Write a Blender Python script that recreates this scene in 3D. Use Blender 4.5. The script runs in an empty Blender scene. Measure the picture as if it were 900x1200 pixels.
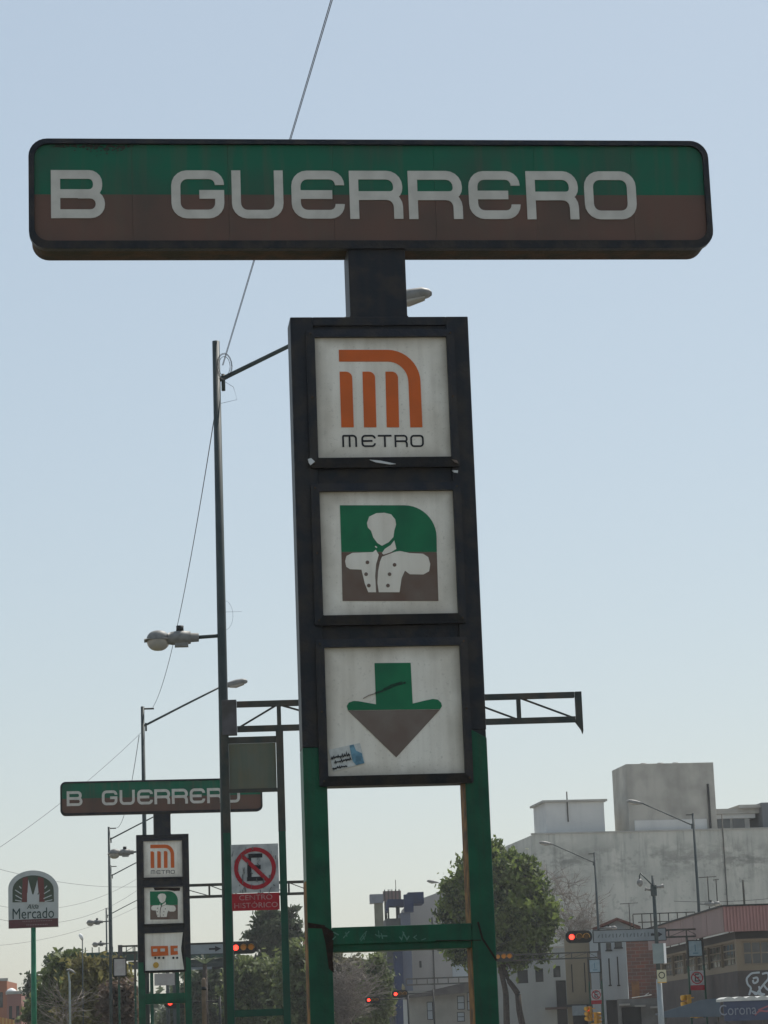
import bpy, math, random
import numpy as np
from mathutils import Vector, Matrix
from mathutils.geometry import tessellate_polygon

random.seed(7); rng = np.random.default_rng(7)
S = bpy.context.scene
COL = S.collection

# ------------------------------------------------------------------ camera
F_PX, PITCH, ROLL, EYE = 2873.565, 0.2103, 0.0368, 1.6
_F = Vector((0, math.cos(PITCH), math.sin(PITCH)))
_U0 = Vector((0, -math.sin(PITCH), math.cos(PITCH)))
_R0 = Vector((1, 0, 0))
_R = _R0 * math.cos(ROLL) - _U0 * math.sin(ROLL)
_U = _R0 * math.sin(ROLL) + _U0 * math.cos(ROLL)
CAMPOS = Vector((0, 0, EYE))
cam_d = bpy.data.cameras.new('camera')
cam = bpy.data.objects.new('camera', cam_d)
COL.objects.link(cam)
cam.matrix_world = Matrix(((_R.x, _U.x, -_F.x, 0), (_R.y, _U.y, -_F.y, 0), (_R.z, _U.z, -_F.z, EYE), (0, 0, 0, 1)))
cam_d.sensor_fit = 'VERTICAL'; cam_d.sensor_height = 24.0; cam_d.lens = F_PX / 1200 * 24.0
cam_d.clip_start = 0.1; cam_d.clip_end = 5000
S.camera = cam

# ------------------------------------------------------------------ sky, sun, exposure
SUN_EL, SUN_AZ = math.radians(56), math.radians(32)      # azimuth to the right of +Y
w = bpy.data.worlds.new('World'); S.world = w; w.use_nodes = True
nt = w.node_tree; nt.nodes.clear()
sky = nt.nodes.new('ShaderNodeTexSky'); sky.sky_type = 'NISHITA'; sky.sun_disc = False
sky.sun_elevation = SUN_EL; sky.sun_rotation = SUN_AZ
sky.altitude = 2200; sky.air_density = 1.8; sky.dust_density = 6.0; sky.ozone_density = 1.0
hs = nt.nodes.new('ShaderNodeGamma'); hs.inputs[1].default_value = 0.42      # softer, hazier contrast over the whole sky
tn = nt.nodes.new('ShaderNodeMix'); tn.data_type = 'RGBA'; tn.blend_type = 'MULTIPLY'; tn.inputs[0].default_value = 1.0; tn.inputs[7].default_value = (0.98, 1.045, 1.10, 1)
bg = nt.nodes.new('ShaderNodeBackground'); bg.inputs[1].default_value = 0.15
out = nt.nodes.new('ShaderNodeOutputWorld')
nt.links.new(sky.outputs[0], hs.inputs['Color']); nt.links.new(hs.outputs[0], tn.inputs[6]); nt.links.new(tn.outputs[2], bg.inputs[0]); nt.links.new(bg.outputs[0], out.inputs[0])
sl = bpy.data.lights.new('sun', 'SUN'); sl.energy = 3.0; sl.angle = math.radians(0.6); sl.color = (1.0, 0.95, 0.87)
so = bpy.data.objects.new('sun', sl); COL.objects.link(so)
sdir = Vector((math.sin(SUN_AZ) * math.cos(SUN_EL), math.cos(SUN_AZ) * math.cos(SUN_EL), math.sin(SUN_EL)))
so.rotation_euler = sdir.to_track_quat('Z', 'Y').to_euler(); so.location = (0, 0, 60)
S.view_settings.view_transform = 'Standard'; S.view_settings.look = 'None'
S.view_settings.exposure = 0.95; S.view_settings.gamma = 1.0
S.render.resolution_x = 768; S.render.resolution_y = 1024
S.cycles.max_bounces = 6; S.cycles.volume_bounces = 1; S.cycles.transparent_max_bounces = 16

# ------------------------------------------------------------------ measuring helpers
def ray(u, v):
    return _F + _R * ((u - 450) / F_PX) + _U * ((600 - v) / F_PX)
def at(u, v, D):
    """point of the place D metres down the street that the photograph shows at (u, v)"""
    r = ray(u, v); return CAMPOS + r * (D / r.y)
def mpp(D): return D / F_PX
class Plane:
    """upright plane through (x, y), turned by w about Z; loc(u, v) gives (a, z) on it"""
    def __init__(s, x, y, w=0.0):
        s.o = Vector((x, y, 0)); s.w = w
        s.d = Vector((math.cos(w), math.sin(w), 0)); s.n = Vector((-math.sin(w), math.cos(w), 0))
    def loc(s, u, v):
        r = ray(u, v); t = (s.o - CAMPOS).dot(s.n) / r.dot(s.n)
        p = CAMPOS + r * t
        return ((p - s.o).dot(s.d), p.z)
    def mat(s, root=Vector((0, 0, 0))):
        return Matrix.Translation(s.o - Vector(root)) @ Matrix.Rotation(s.w, 4, 'Z')
def plane_at(u, D, w=0.0):
    p = at(u, 1150, D); return Plane(p.x, p.y, w)

# ------------------------------------------------------------------ materials
MATS = {}
def mat(name, c, rough=0.6, c2=None, scale=3.0, amt=0.5, bump=0.0, bscale=40.0, metal=0.0, streak=None, sscale=(30, 30, 1.2), samt=0.5,
        emit=None, estr=0.0, spec=0.22, fine=0.0, lo=0.4, hi=0.65, coat=0.0):
    if name in MATS: return MATS[name]
    m = bpy.data.materials.new(name); m.use_nodes = True
    t = m.node_tree; b = t.nodes['Principled BSDF']; L = t.links.new
    b.inputs['Roughness'].default_value = rough; b.inputs['Metallic'].default_value = metal
    b.inputs['Specular IOR Level'].default_value = spec
    if coat: b.inputs['Coat Weight'].default_value = coat
    col = t.nodes.new('ShaderNodeRGB'); col.outputs[0].default_value = (*c, 1); src = col.outputs[0]
    tc = t.nodes.new('ShaderNodeTexCoord')
    def mixin(src, c2, fac):
        mx = t.nodes.new('ShaderNodeMix'); mx.data_type = 'RGBA'
        L(fac, mx.inputs[0]); L(src, mx.inputs[6]); mx.inputs[7].default_value = (*c2, 1)
        return mx.outputs[2]
    def noise(sc, vec=None, det=6):
        n = t.nodes.new('ShaderNodeTexNoise'); n.inputs['Scale'].default_value = sc; n.inputs['Detail'].default_value = det
        L(vec if vec is not None else tc.outputs['Object'], n.inputs['Vector']); return n.outputs[0]
    def ramp(fac, lo, hi, amt):
        r = t.nodes.new('ShaderNodeMapRange'); r.inputs[1].default_value = lo; r.inputs[2].default_value = hi
        r.inputs[3].default_value = 0; r.inputs[4].default_value = amt; L(fac, r.inputs[0]); return r.outputs[0]
    if c2 is not None: src = mixin(src, c2, ramp(noise(scale), lo, hi, amt))
    if streak is not None:
        mp = t.nodes.new('ShaderNodeMapping'); mp.inputs['Scale'].default_value = sscale; L(tc.outputs['Object'], mp.inputs[0])
        src = mixin(src, streak, ramp(noise(1.0, mp.outputs[0]), 0.45, 0.75, samt))
    if fine: src = mixin(src, tuple(x * 0.45 for x in c), ramp(noise(90.0), 0.45, 0.8, fine))
    L(src, b.inputs['Base Color'])
    if bump:
        bp = t.nodes.new('ShaderNodeBump'); bp.inputs['Strength'].default_value = bump; bp.inputs['Distance'].default_value = 0.02
        L(noise(bscale), bp.inputs['Height']); L(bp.outputs[0], b.inputs['Normal'])
    if emit is not None:
        b.inputs['Emission Color'].default_value = (*emit, 1); b.inputs['Emission Strength'].default_value = estr
    MATS[name] = m; m['src'] = 1
    return m

def srcmix_two(name, z, ctop, cbot, rough=0.45):
    """sign print: one colour above height z, another below, with grime"""
    m = bpy.data.materials.new(name); m.use_nodes = True
    t = m.node_tree; b = t.nodes['Principled BSDF']; L = t.links.new
    tc = t.nodes.new('ShaderNodeTexCoord'); sp = t.nodes.new('ShaderNodeSeparateXYZ'); L(tc.outputs['Object'], sp.inputs[0])
    g = t.nodes.new('ShaderNodeMath'); g.operation = 'GREATER_THAN'; L(sp.outputs[2], g.inputs[0]); g.inputs[1].default_value = z
    mx = t.nodes.new('ShaderNodeMix'); mx.data_type = 'RGBA'; L(g.outputs[0], mx.inputs[0])
    mx.inputs[6].default_value = (*cbot, 1); mx.inputs[7].default_value = (*ctop, 1)
    n = t.nodes.new('ShaderNodeTexNoise'); n.inputs['Scale'].default_value = 2.2; n.inputs['Detail'].default_value = 9; L(tc.outputs['Object'], n.inputs['Vector'])
    mr = t.nodes.new('ShaderNodeMapRange'); mr.inputs[1].default_value = 0.4; mr.inputs[2].default_value = 0.72; mr.inputs[4].default_value = 0.55; L(n.outputs[0], mr.inputs[0])
    m2 = t.nodes.new('ShaderNodeMix'); m2.data_type = 'RGBA'; L(mr.outputs[0], m2.inputs[0]); L(mx.outputs[2], m2.inputs[6]); m2.inputs[7].default_value = (0.045, 0.05, 0.042, 1)
    mp = t.nodes.new('ShaderNodeMapping'); mp.inputs['Scale'].default_value = (14, 14, 1.1); L(tc.outputs['Object'], mp.inputs[0])
    n2 = t.nodes.new('ShaderNodeTexNoise'); n2.inputs['Scale'].default_value = 1; n2.inputs['Detail'].default_value = 7; L(mp.outputs[0], n2.inputs['Vector'])
    mr2 = t.nodes.new('ShaderNodeMapRange'); mr2.inputs[1].default_value = 0.5; mr2.inputs[2].default_value = 0.8; mr2.inputs[4].default_value = 0.4; L(n2.outputs[0], mr2.inputs[0])
    m3 = t.nodes.new('ShaderNodeMix'); m3.data_type = 'RGBA'; L(mr2.outputs[0], m3.inputs[0]); L(m2.outputs[2], m3.inputs[6]); m3.inputs[7].default_value = (0.10, 0.085, 0.06, 1)
    L(m3.outputs[2], b.inputs['Base Color']); b.inputs['Roughness'].default_value = rough; b.inputs['Specular IOR Level'].default_value = 0.25
    return m

M_black = mat('black_sign_paint', (0.009, 0.011, 0.016), 0.5, (0.030, 0.024, 0.020), 7, 0.85, bump=0.25, bscale=35, spec=0.3, streak=(0.035, 0.028, 0.022), sscale=(12, 12, 1.5), samt=0.4, lo=.45, hi=.62)
M_casing = mat('rusty_casing', (0.05, 0.04, 0.028), 0.8, (0.10, 0.055, 0.03), 7, 0.8, bump=0.3)
M_green = mat('green_post_paint', (0.009, 0.088, 0.045), 0.45, (0.008, 0.045, 0.028), 5, 0.7, bump=0.2, bscale=30, streak=(0.03, 0.03, 0.02), samt=0.35)
M_yellow = mat('old_yellow_paint', (0.28, 0.13, 0.03), 0.7, (0.07, 0.035, 0.02), 9, 0.95, bump=0.2)
M_rust = mat('rust', (0.028, 0.016, 0.012), 0.9, (0.012, 0.012, 0.01), 20, 0.8, bump=0.4)
M_white = mat('grimy_white_plastic', (0.79, 0.75, 0.67), 0.4, (0.64, 0.58, 0.49), 2.0, 0.7, streak=(0.38, 0.33, 0.26), sscale=(16, 16, 1.0), samt=0.3)
M_letter = mat('off_white_letters', (0.55, 0.53, 0.48), 0.45, (0.42, 0.40, 0.36), 9, 0.6)
M_orange = mat('orange_print', (0.60, 0.12, 0.022), 0.4, (0.42, 0.10, 0.025), 5, 0.5)
M_dgreen = mat('green_print', (0.010, 0.16, 0.068), 0.4, (0.008, 0.10, 0.05), 4, 0.7)
M_brown = mat('brown_print', (0.135, 0.085, 0.064), 0.45, (0.18, 0.145, 0.12), 4, 0.7)
M_grbrown = mat('faded_brown_print', (0.15, 0.11, 0.09), 0.45, (0.19, 0.16, 0.14), 5, 0.7)
M_ink = mat('black_print', (0.02, 0.02, 0.024), 0.5)
M_scuff = mat('pale_scuff', (0.10, 0.20, 0.16), 0.7, (0.05, 0.14, 0.09), 40, 0.8)
M_glint = mat('torn_film', (0.55, 0.56, 0.56), 0.35)
M_steel = mat('dark_green_steel', (0.035, 0.045, 0.042), 0.6, (0.075, 0.068, 0.055), 4, 0.9, streak=(0.09, 0.055, 0.035), sscale=(5, 5, 2), samt=0.6, bump=0.1)
M_pole = mat('grey_green_pole', (0.045, 0.06, 0.06), 0.55, (0.03, 0.04, 0.04), 4, 0.6)
M_gpost = mat('green_steel_post', (0.016, 0.075, 0.048), 0.55, (0.02, 0.05, 0.036), 3, 0.7)
M_alu = mat('lamp_aluminium', (0.21, 0.21, 0.20), 0.55, (0.13, 0.13, 0.12), 12, 0.6)
M_glass = mat('lamp_glass', (0.30, 0.285, 0.25), 0.12, spec=0.8)
M_board = mat('board_back', (0.125, 0.135, 0.105), 0.7, (0.14, 0.12, 0.07), 2.2, 0.7, streak=(0.075, 0.11, 0.09), sscale=(9, 9, 1), samt=0.6)
M_dark = mat('dark_rubber', (0.02, 0.022, 0.022), 0.6)
M_cable = mat('cable', (0.03, 0.032, 0.036), 0.6)
M_red = mat('red_sign_print', (0.36, 0.02, 0.03), 0.5, (0.26, 0.025, 0.03), 12, 0.6)
M_signwhite = mat('worn_white_sign', (0.46, 0.47, 0.46), 0.5, (0.20, 0.21, 0.22), 7, 0.7)
M_redlit = mat('lit_red_lens', (0.5, 0.02, 0.01), 0.3, emit=(1.0, 0.035, 0.02), estr=2.6)
M_amber = mat('amber_lens', (0.55, 0.22, 0.02), 0.3)
M_amberdk = mat('unlit_lens', (0.09, 0.05, 0.015), 0.3)
M_sigyel = mat('yellow_signal_case', (0.62, 0.33, 0.03), 0.45, (0.45, 0.2, 0.02), 9, 0.6)
M_bark = mat('bark', (0.07, 0.055, 0.045), 0.9, (0.04, 0.032, 0.028), 8, 0.8, bump=0.5)
M_pane = mat('window_glass', (0.03, 0.035, 0.04), 0.12, spec=0.7)
M_panepale = mat('pale_window', (0.30, 0.34, 0.37), 0.2)

# ------------------------------------------------------------------ mesh building
class MB:
    def __init__(s, M=None): s.v = []; s.f = []; s.mi = []; s.sm = []; s.M = M
    def _add(s, vs, fs, mi=0, smooth=False):
        b = len(s.v)
        for p in vs:
            p = Vector(p); s.v.append(tuple(s.M @ p) if s.M is not None else tuple(p))
        for f in fs: s.f.append([b + i for i in f]); s.mi.append(mi); s.sm.append(smooth)
    def box(s, x0, x1, y0, y1, z0, z1, mi=0):
        s._add([(x0, y0, z0), (x1, y0, z0), (x1, y1, z0), (x0, y1, z0), (x0, y0, z1), (x1, y0, z1), (x1, y1, z1), (x0, y1, z1)],
               [(0, 3, 2, 1), (4, 5, 6, 7), (0, 1, 5, 4), (1, 2, 6, 5), (2, 3, 7, 6), (3, 0, 4, 7)], mi); return s
    def quad(s, pts, mi=0): s._add(pts, [tuple(range(len(pts)))], mi); return s
    def prism(s, poly, y0, y1, mi=0):
        """poly in (x, z), extruded from y0 (front, towards the camera) to y1"""
        poly = [(float(a), float(b)) for a, b in poly]
        ar = sum(poly[i][0] * poly[(i + 1) % len(poly)][1] - poly[(i + 1) % len(poly)][0] * poly[i][1] for i in range(len(poly)))
        if ar < 0: poly = poly[::-1]
        n = len(poly)
        tris = tessellate_polygon([[Vector((a, b, 0)) for a, b in poly]])
        vs = [(a, y0, b) for a, b in poly] + [(a, y1, b) for a, b in poly]
        fs = []
        for t in tris:
            a, b, c = t
            cr = (poly[b][0] - poly[a][0]) * (poly[c][1] - poly[a][1]) - (poly[b][1] - poly[a][1]) * (poly[c][0] - poly[a][0])
            if cr < 0: a, b, c = c, b, a
            fs.append((a, b, c)); fs.append((n + c, n + b, n + a))
        for i in range(n):
            j = (i + 1) % n; fs.append((i, n + i, n + j, j))
        s._add(vs, fs, mi); return s
    def ring(s, outer, inner, y0, y1, mi=0, bev=0.0):
        n = len(outer)
        vs = [(a, y0 + bev, b) for a, b in outer] + [(a, y0, b) for a, b in inner] + [(a, y1, b) for a, b in outer] + [(a, y1, b) for a, b in inner]
        fs = []
        for i in range(n):
            j = (i + 1) % n
            fs += [(i, j, n + j, n + i), (n + i, n + j, 3 * n + j, 3 * n + i), (j, i, 2 * n + i, 2 * n + j), (2 * n + j, 2 * n + i, 3 * n + i, 3 * n + j)]
        s._add(vs, fs, mi); return s
    def stroke(s, pts, wd, y0, y1, closed=False, mi=0):
        """flat ribbon of width wd along pts (x, z)"""
        P = [Vector(p) for p in pts]; n = len(P); L = []; Rr = []
        for i in range(n):
            a = P[i - 1] if (i > 0 or closed) else None; c = P[(i + 1) % n] if (i < n - 1 or closed) else None
            d1 = (P[i] - a).normalized() if a is not None else None; d2 = (c - P[i]).normalized() if c is not None else None
            if d1 is None: d1 = d2
            if d2 is None: d2 = d1
            n1 = Vector((-d1.y, d1.x)); n2 = Vector((-d2.y, d2.x)); m = (n1 + n2)
            m = m.normalized() if m.length > 1e-6 else n1
            k = wd / 2 / max(0.4, m.dot(n1)); L.append(P[i] + m * k); Rr.append(P[i] - m * k)
        rng_ = range(n if closed else n - 1)
        vs = [(p.x, y0, p.y) for p in L] + [(p.x, y0, p.y) for p in Rr] + [(p.x, y1, p.y) for p in L] + [(p.x, y1, p.y) for p in Rr]
        fs = []
        for i in rng_:
            j = (i + 1) % n
            fs += [(n + i, n + j, j, i), (i, j, 2 * n + j, 2 * n + i), (n + j, n + i, 3 * n + i, 3 * n + j)]
        if not closed: fs += [(0, 2 * n, 3 * n, n), (n - 1, 2 * n - 1, 4 * n - 1, 3 * n - 1)]
        s._add(vs, fs, mi); return s
    def tube(s, pts, r, n=8, mi=0, smooth=True, sx=1.0):
        P = [Vector(p) for p in pts]; m = len(P)
        rr = r if isinstance(r, (list, tuple)) else [r] * m
        vs = []
        for i, p in enumerate(P):
            d = (P[min(i + 1, m - 1)] - P[max(i - 1, 0)]).normalized()
            up = Vector((0, 0, 1)) if abs(d.z) < 0.9 else Vector((0, 1, 0))
            a = d.cross(up).normalized(); b = a.cross(d).normalized()
            for k in range(n):
                t = 2 * math.pi * k / n; vs.append(p + (a * math.cos(t) * sx + b * math.sin(t)) * rr[i])
        fs = []
        for i in range(m - 1):
            for k in range(n):
                k2 = (k + 1) % n; fs.append((i * n + k, i * n + k2, (i + 1) * n + k2, (i + 1) * n + k))
        fs.append(tuple(range(n - 1, -1, -1))); fs.append(tuple((m - 1) * n + k for k in range(n)))
        s._add(vs, fs, mi, smooth); return s
    def bar(s, a, b, wd, dp=None, mi=0):
        """square bar from a to b (in x, z with y kept)"""
        a = Vector(a); b = Vector(b); d = (b - a).normalized(); dp = dp or wd
        y = Vector((0, 1, 0)); x = d.cross(y)
        if x.length < 0.1: y = Vector((0, 0, 1)); x = d.cross(y)
        x.normalize(); y = x.cross(d).normalized()
        vs = [q + x * sx * wd / 2 + y * sy * dp / 2 for q in (a, b) for sx, sy in ((-1, -1), (1, -1), (1, 1), (-1, 1))]
        s._add(vs, [(0, 3, 2, 1), (4, 5, 6, 7), (0, 1, 5, 4), (1, 2, 6, 5), (2, 3, 7, 6), (3, 0, 4, 7)], mi); return s
    def disc(s, c, r, y0, y1, n=20, mi=0):
        s.prism([(c[0] + r * math.cos(2 * math.pi * i / n), c[1] + r * math.sin(2 * math.pi * i / n)) for i in range(n)], y0, y1, mi); return s
    def build(s, name, mats, parent=None, bevel=0.0, loc=None):
        me = bpy.data.meshes.new(name); me.from_pydata(s.v, [], s.f); me.update()
        for m in (mats if isinstance(mats, (list, tuple)) else [mats]): me.materials.append(m)
        me.polygons.foreach_set('material_index', s.mi); me.polygons.foreach_set('use_smooth', s.sm)
        o = bpy.data.objects.new(name, me); COL.objects.link(o)
        if parent is not None: o.parent = parent
        if loc is not None: o.location = loc
        if bevel:
            b = o.modifiers.new('bevel', 'BEVEL'); b.width = bevel; b.segments = 2; b.limit_method = 'ANGLE'; b.angle_limit = math.radians(40)
        return o

def thing(name, label, cat, loc=(0, 0, 0), rz=0.0, group=None):
    o = bpy.data.objects.new(name, None); COL.objects.link(o); o.empty_display_size = 0.3
    o.location = loc; o.rotation_euler = (0, 0, rz); o['label'] = label; o['category'] = cat
    if group: o['group'] = group
    return o
def tag(o, label, cat, group=None):
    o['label'] = label; o['category'] = cat
    if group: o['group'] = group
    return o
def kind(o, k): o['kind'] = k; return o
def copy_tree(o, parent=None):
    c = o.copy(); COL.objects.link(c)
    if parent is not None: c.parent = parent
    for ch in list(o.children): copy_tree(ch, c)
    return c

def rrect(x0, x1, z0, z1, r, n=6):
    P = []
    for cx, cz, a0 in ((x1 - r, z1 - r, 0), (x0 + r, z1 - r, 90), (x0 + r, z0 + r, 180), (x1 - r, z0 + r, 270)):
        for i in range(n + 1):
            a = math.radians(a0 + 90 * i / n); P.append((cx + r * math.cos(a), cz + r * math.sin(a)))
    return P                                              # counter-clockwise
def rounded(pts, closed=False, n=6):
    """pts: (x, z, r) -> polyline with the corners rounded by r"""
    P = [(p[0], p[1], p[2] if len(p) > 2 else 0.0) for p in pts]; m = len(P); R = []
    for i in range(m):
        x, z, r = P[i]
        if r <= 0 or (not closed and i in (0, m - 1)): R.append((x, z)); continue
        p = Vector((x, z)); a = Vector(P[i - 1][:2]); b = Vector(P[(i + 1) % m][:2])
        da = (a - p); db = (b - p); ra = min(r, da.length * 0.499 if closed else da.length * 0.98, db.length * 0.98)
        da.normalize(); db.normalize(); A = p + da * ra; B = p + db * ra
        for k in range(n + 1):
            t = k / n; ang = t * math.pi / 2
            q = p + da * ra * (1 - math.sin(ang)) + db * ra * (1 - math.cos(ang)); R.append((q.x, q.y))
    return R
def clipx(poly, lo, hi):
    def cl(P, f, c):
        R = []
        for i in range(len(P)):
            a, b = P[i], P[(i + 1) % len(P)]; ia, ib = f(a[0]), f(b[0])
            if ia: R.append(a)
            if ia != ib: t = (c - a[0]) / (b[0] - a[0]); R.append((c, a[1] + t * (b[1] - a[1])))
        return R
    return cl(cl(poly, lambda x: x >= lo, lo), lambda x: x <= hi, hi)
def text_mesh(name, body, size, material, parent, loc, rz=0.0, align='CENTER', sx=1.0, shear=0.0, extrude=0.003):
    c = bpy.data.curves.new(name, 'FONT'); c.body = body; c.size = size; c.align_x = align; c.align_y = 'CENTER'; c.extrude = extrude; c.shear = shear
    c.resolution_u = 3
    o = bpy.data.objects.new(name + '_source', c); COL.objects.link(o)
    bpy.context.view_layer.update()
    me = bpy.data.meshes.new_from_object(o.evaluated_get(bpy.context.evaluated_depsgraph_get()))
    bpy.data.objects.remove(o); me.name = name
    me.transform(Matrix.Translation(loc) @ Matrix.Rotation(rz, 4, 'Z') @ Matrix.Rotation(math.pi / 2, 4, 'X') @ Matrix.Diagonal((sx, 1, 1, 1)))
    me.materials.clear(); me.materials.append(material)
    t = bpy.data.objects.new(name, me); COL.objects.link(t); t.parent = parent
    return t

# ------------------------------------------------------------------ the setting: ground, avenue, kerbs, markings
M_ground = mat('concrete_ground', (0.32, 0.30, 0.27), 0.9, (0.26, 0.24, 0.21), 0.6, 0.8, bump=0.3, fine=0.3)
M_asph = mat('asphalt', (0.055, 0.055, 0.057), 0.85, (0.04, 0.04, 0.042), 0.5, 0.8, bump=0.5, bscale=25, fine=0.4)
M_kerb = mat('kerb_concrete', (0.32, 0.31, 0.28), 0.85, (0.22, 0.21, 0.19), 2, 0.7, bump=0.3)
M_mark = mat('road_paint', (0.62, 0.60, 0.54), 0.7, (0.35, 0.34, 0.31), 5, 0.7)
M_soil = mat('median_grass_soil', (0.09, 0.095, 0.045), 0.95, (0.16, 0.13, 0.085), 2, 0.8, bump=0.8)
AV = math.radians(7.1)                                    # the avenue runs a little to the left of +Y
def av(x, y): return Vector((x * math.cos(AV) - y * math.sin(AV), x * math.sin(AV) + y * math.cos(AV), 0))
def avbox(m, x0, x1, y0, y1, z0, z1):
    m.M = Matrix.Rotation(AV, 4, 'Z'); m.box(x0, x1, y0, y1, z0, z1); m.M = None
g = MB(); g.quad([(-1500, -600, 0), (1500, -600, 0), (1500, 2400, 0), (-1500, 2400, 0)])
kind(g.build('ground', M_ground), 'structure')
for x0, x1, nm in ((3.0, 15.0, 'road'), (-17.0, -5.0, 'road')):
    m = MB(); m.M = Matrix.Rotation(AV, 4, 'Z'); m.quad([(x0, -60, 0.004), (x1, -60, 0.004), (x1, 900, 0.004), (x0, 900, 0.004)]); kind(m.build(nm, M_asph), 'structure')
    m = MB()
    for k in (1, 2):
        for i in range(40):
            m.M = Matrix.Rotation(AV, 4, 'Z'); xx = x0 + 4 * k
            m.quad([(xx - .07, -20 + i * 9, .008), (xx + .07, -20 + i * 9, .008), (xx + .07, -16 + i * 9, .008), (xx - .07, -16 + i * 9, .008)])
    kind(m.build('lane_marking', M_mark), 'structure')
m = MB(); avbox(m, -4.85, 2.85, -60, 900, 0.0, 0.13); kind(m.build('median_strip', M_soil), 'structure')
for a in (2.85, -5.0, 15.0, -17.15):
    m = MB(); avbox(m, a, a + .15, -60, 900, 0.0, 0.15); kind(m.build('kerb', M_kerb), 'structure')
for a, b in ((15.15, 17.6), (-20.0, -17.15)):
    m = MB(); avbox(m, a, b, -60, 900, 0.0, 0.135); kind(m.build('pavement', M_kerb), 'structure')

# ------------------------------------------------------------------ metro station signs
T1 = Plane(0.0166, 15.8128, 0.1131); T2 = Plane(-5.3695, 56.7065, 0.1377)
W2 = 0.6
ZT, ZS, ZB, ZQ = 6.315, 7.574, 6.7975, 3.1735
SL, SR = -2.325, 2.329
PANES = [(6.165, 5.336), (5.111, 4.2835), (4.074, 3.238)]
PX = 0.443
def LT(pts, sc, ox, oy, pl=T1):
    """traced outline (crop pixels) -> (a, z) on the sign's own plane"""
    return [pl.loc(ox + p[0] / sc, oy + p[1] / sc) for p in pts]

def letter(ch, t=10.3, w=61.0, h=56.0):
    """centre-line strokes in a w x h box, y down: list of (pts with radius, closed)"""
    e = t / 2; r = 13.0; mid = h / 2
    if ch == 'B': return [([(e, h), (e, e), (w - 8, e, 10), (w - 8, mid - .5, 10), (2 * e, mid - .5)], False), ([(2 * e, h - e), (w - e, h - e, 11), (w - e, mid, 11), (w * .5, mid)], False)]
    if ch == 'G': return [([(w - e, 17), (w - e, e, r), (e, e, r), (e, h - e, r), (w - e, h - e, r), (w - e, mid), (w * .53, mid)], False)]
    if ch == 'U': return [([(e, 0), (e, h - e, r), (w - e, h - e, r), (w - e, 0)], False)]
    if ch == 'E': return [([(w - e, 17), (w - e, e, r), (e, e, r), (e, h - e, r), (w - e, h - e, r), (w - e, h - 17)], False), ([(e * 2, mid), (w - 14, mid)], False)]
    if ch == 'R': return [([(e, h), (e, e), (w - e, e, r), (w - e, mid + 1, 9), (e * 2, mid + 1)], False), ([(w * .45, mid + 1), (w - e, mid + 1, r), (w - e, h)], False)]
    if ch == 'O': return [([(e, e, r), (w - e, e, r), (w - e, h - e, r), (e, h - e, r)], True)]
    if ch == 'M': return [([(e, h), (e, e, r * .3), (w - e, e, r), (w - e, h)], False), ([(w * .5, e * 2), (w * .5, h)], False)]
    if ch == 'T': return [([(0, e), (w, e)], False), ([(w * .5, 2 * e), (w * .5, h)], False)]
def put_letter(m, ch, x0, x1, z0, z1, y, th, t=10.3):
    """letter with its box from x0..x1, z1 (top)..z0"""
    kx = (x1 - x0) / 61.0; kz = (z1 - z0) / 56.0
    for k, (pts, cl) in enumerate(letter(ch, t)):
        line = rounded(pts, cl, 5)
        m.stroke([(x0 + a * kx, z1 - b * kz) for a, b in line], t * (kx + kz) / 2, y - 0.0006 * k, y + th, cl)

ZSPLIT = sum(T1.loc(u, v)[1] for u, v in ((100, 225.8), (450, 226.6), (800, 228))) / 3
M_face = srcmix_two('sign_face_print', ZSPLIT, (0.006, 0.115, 0.062), (0.125, 0.068, 0.050))

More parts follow.
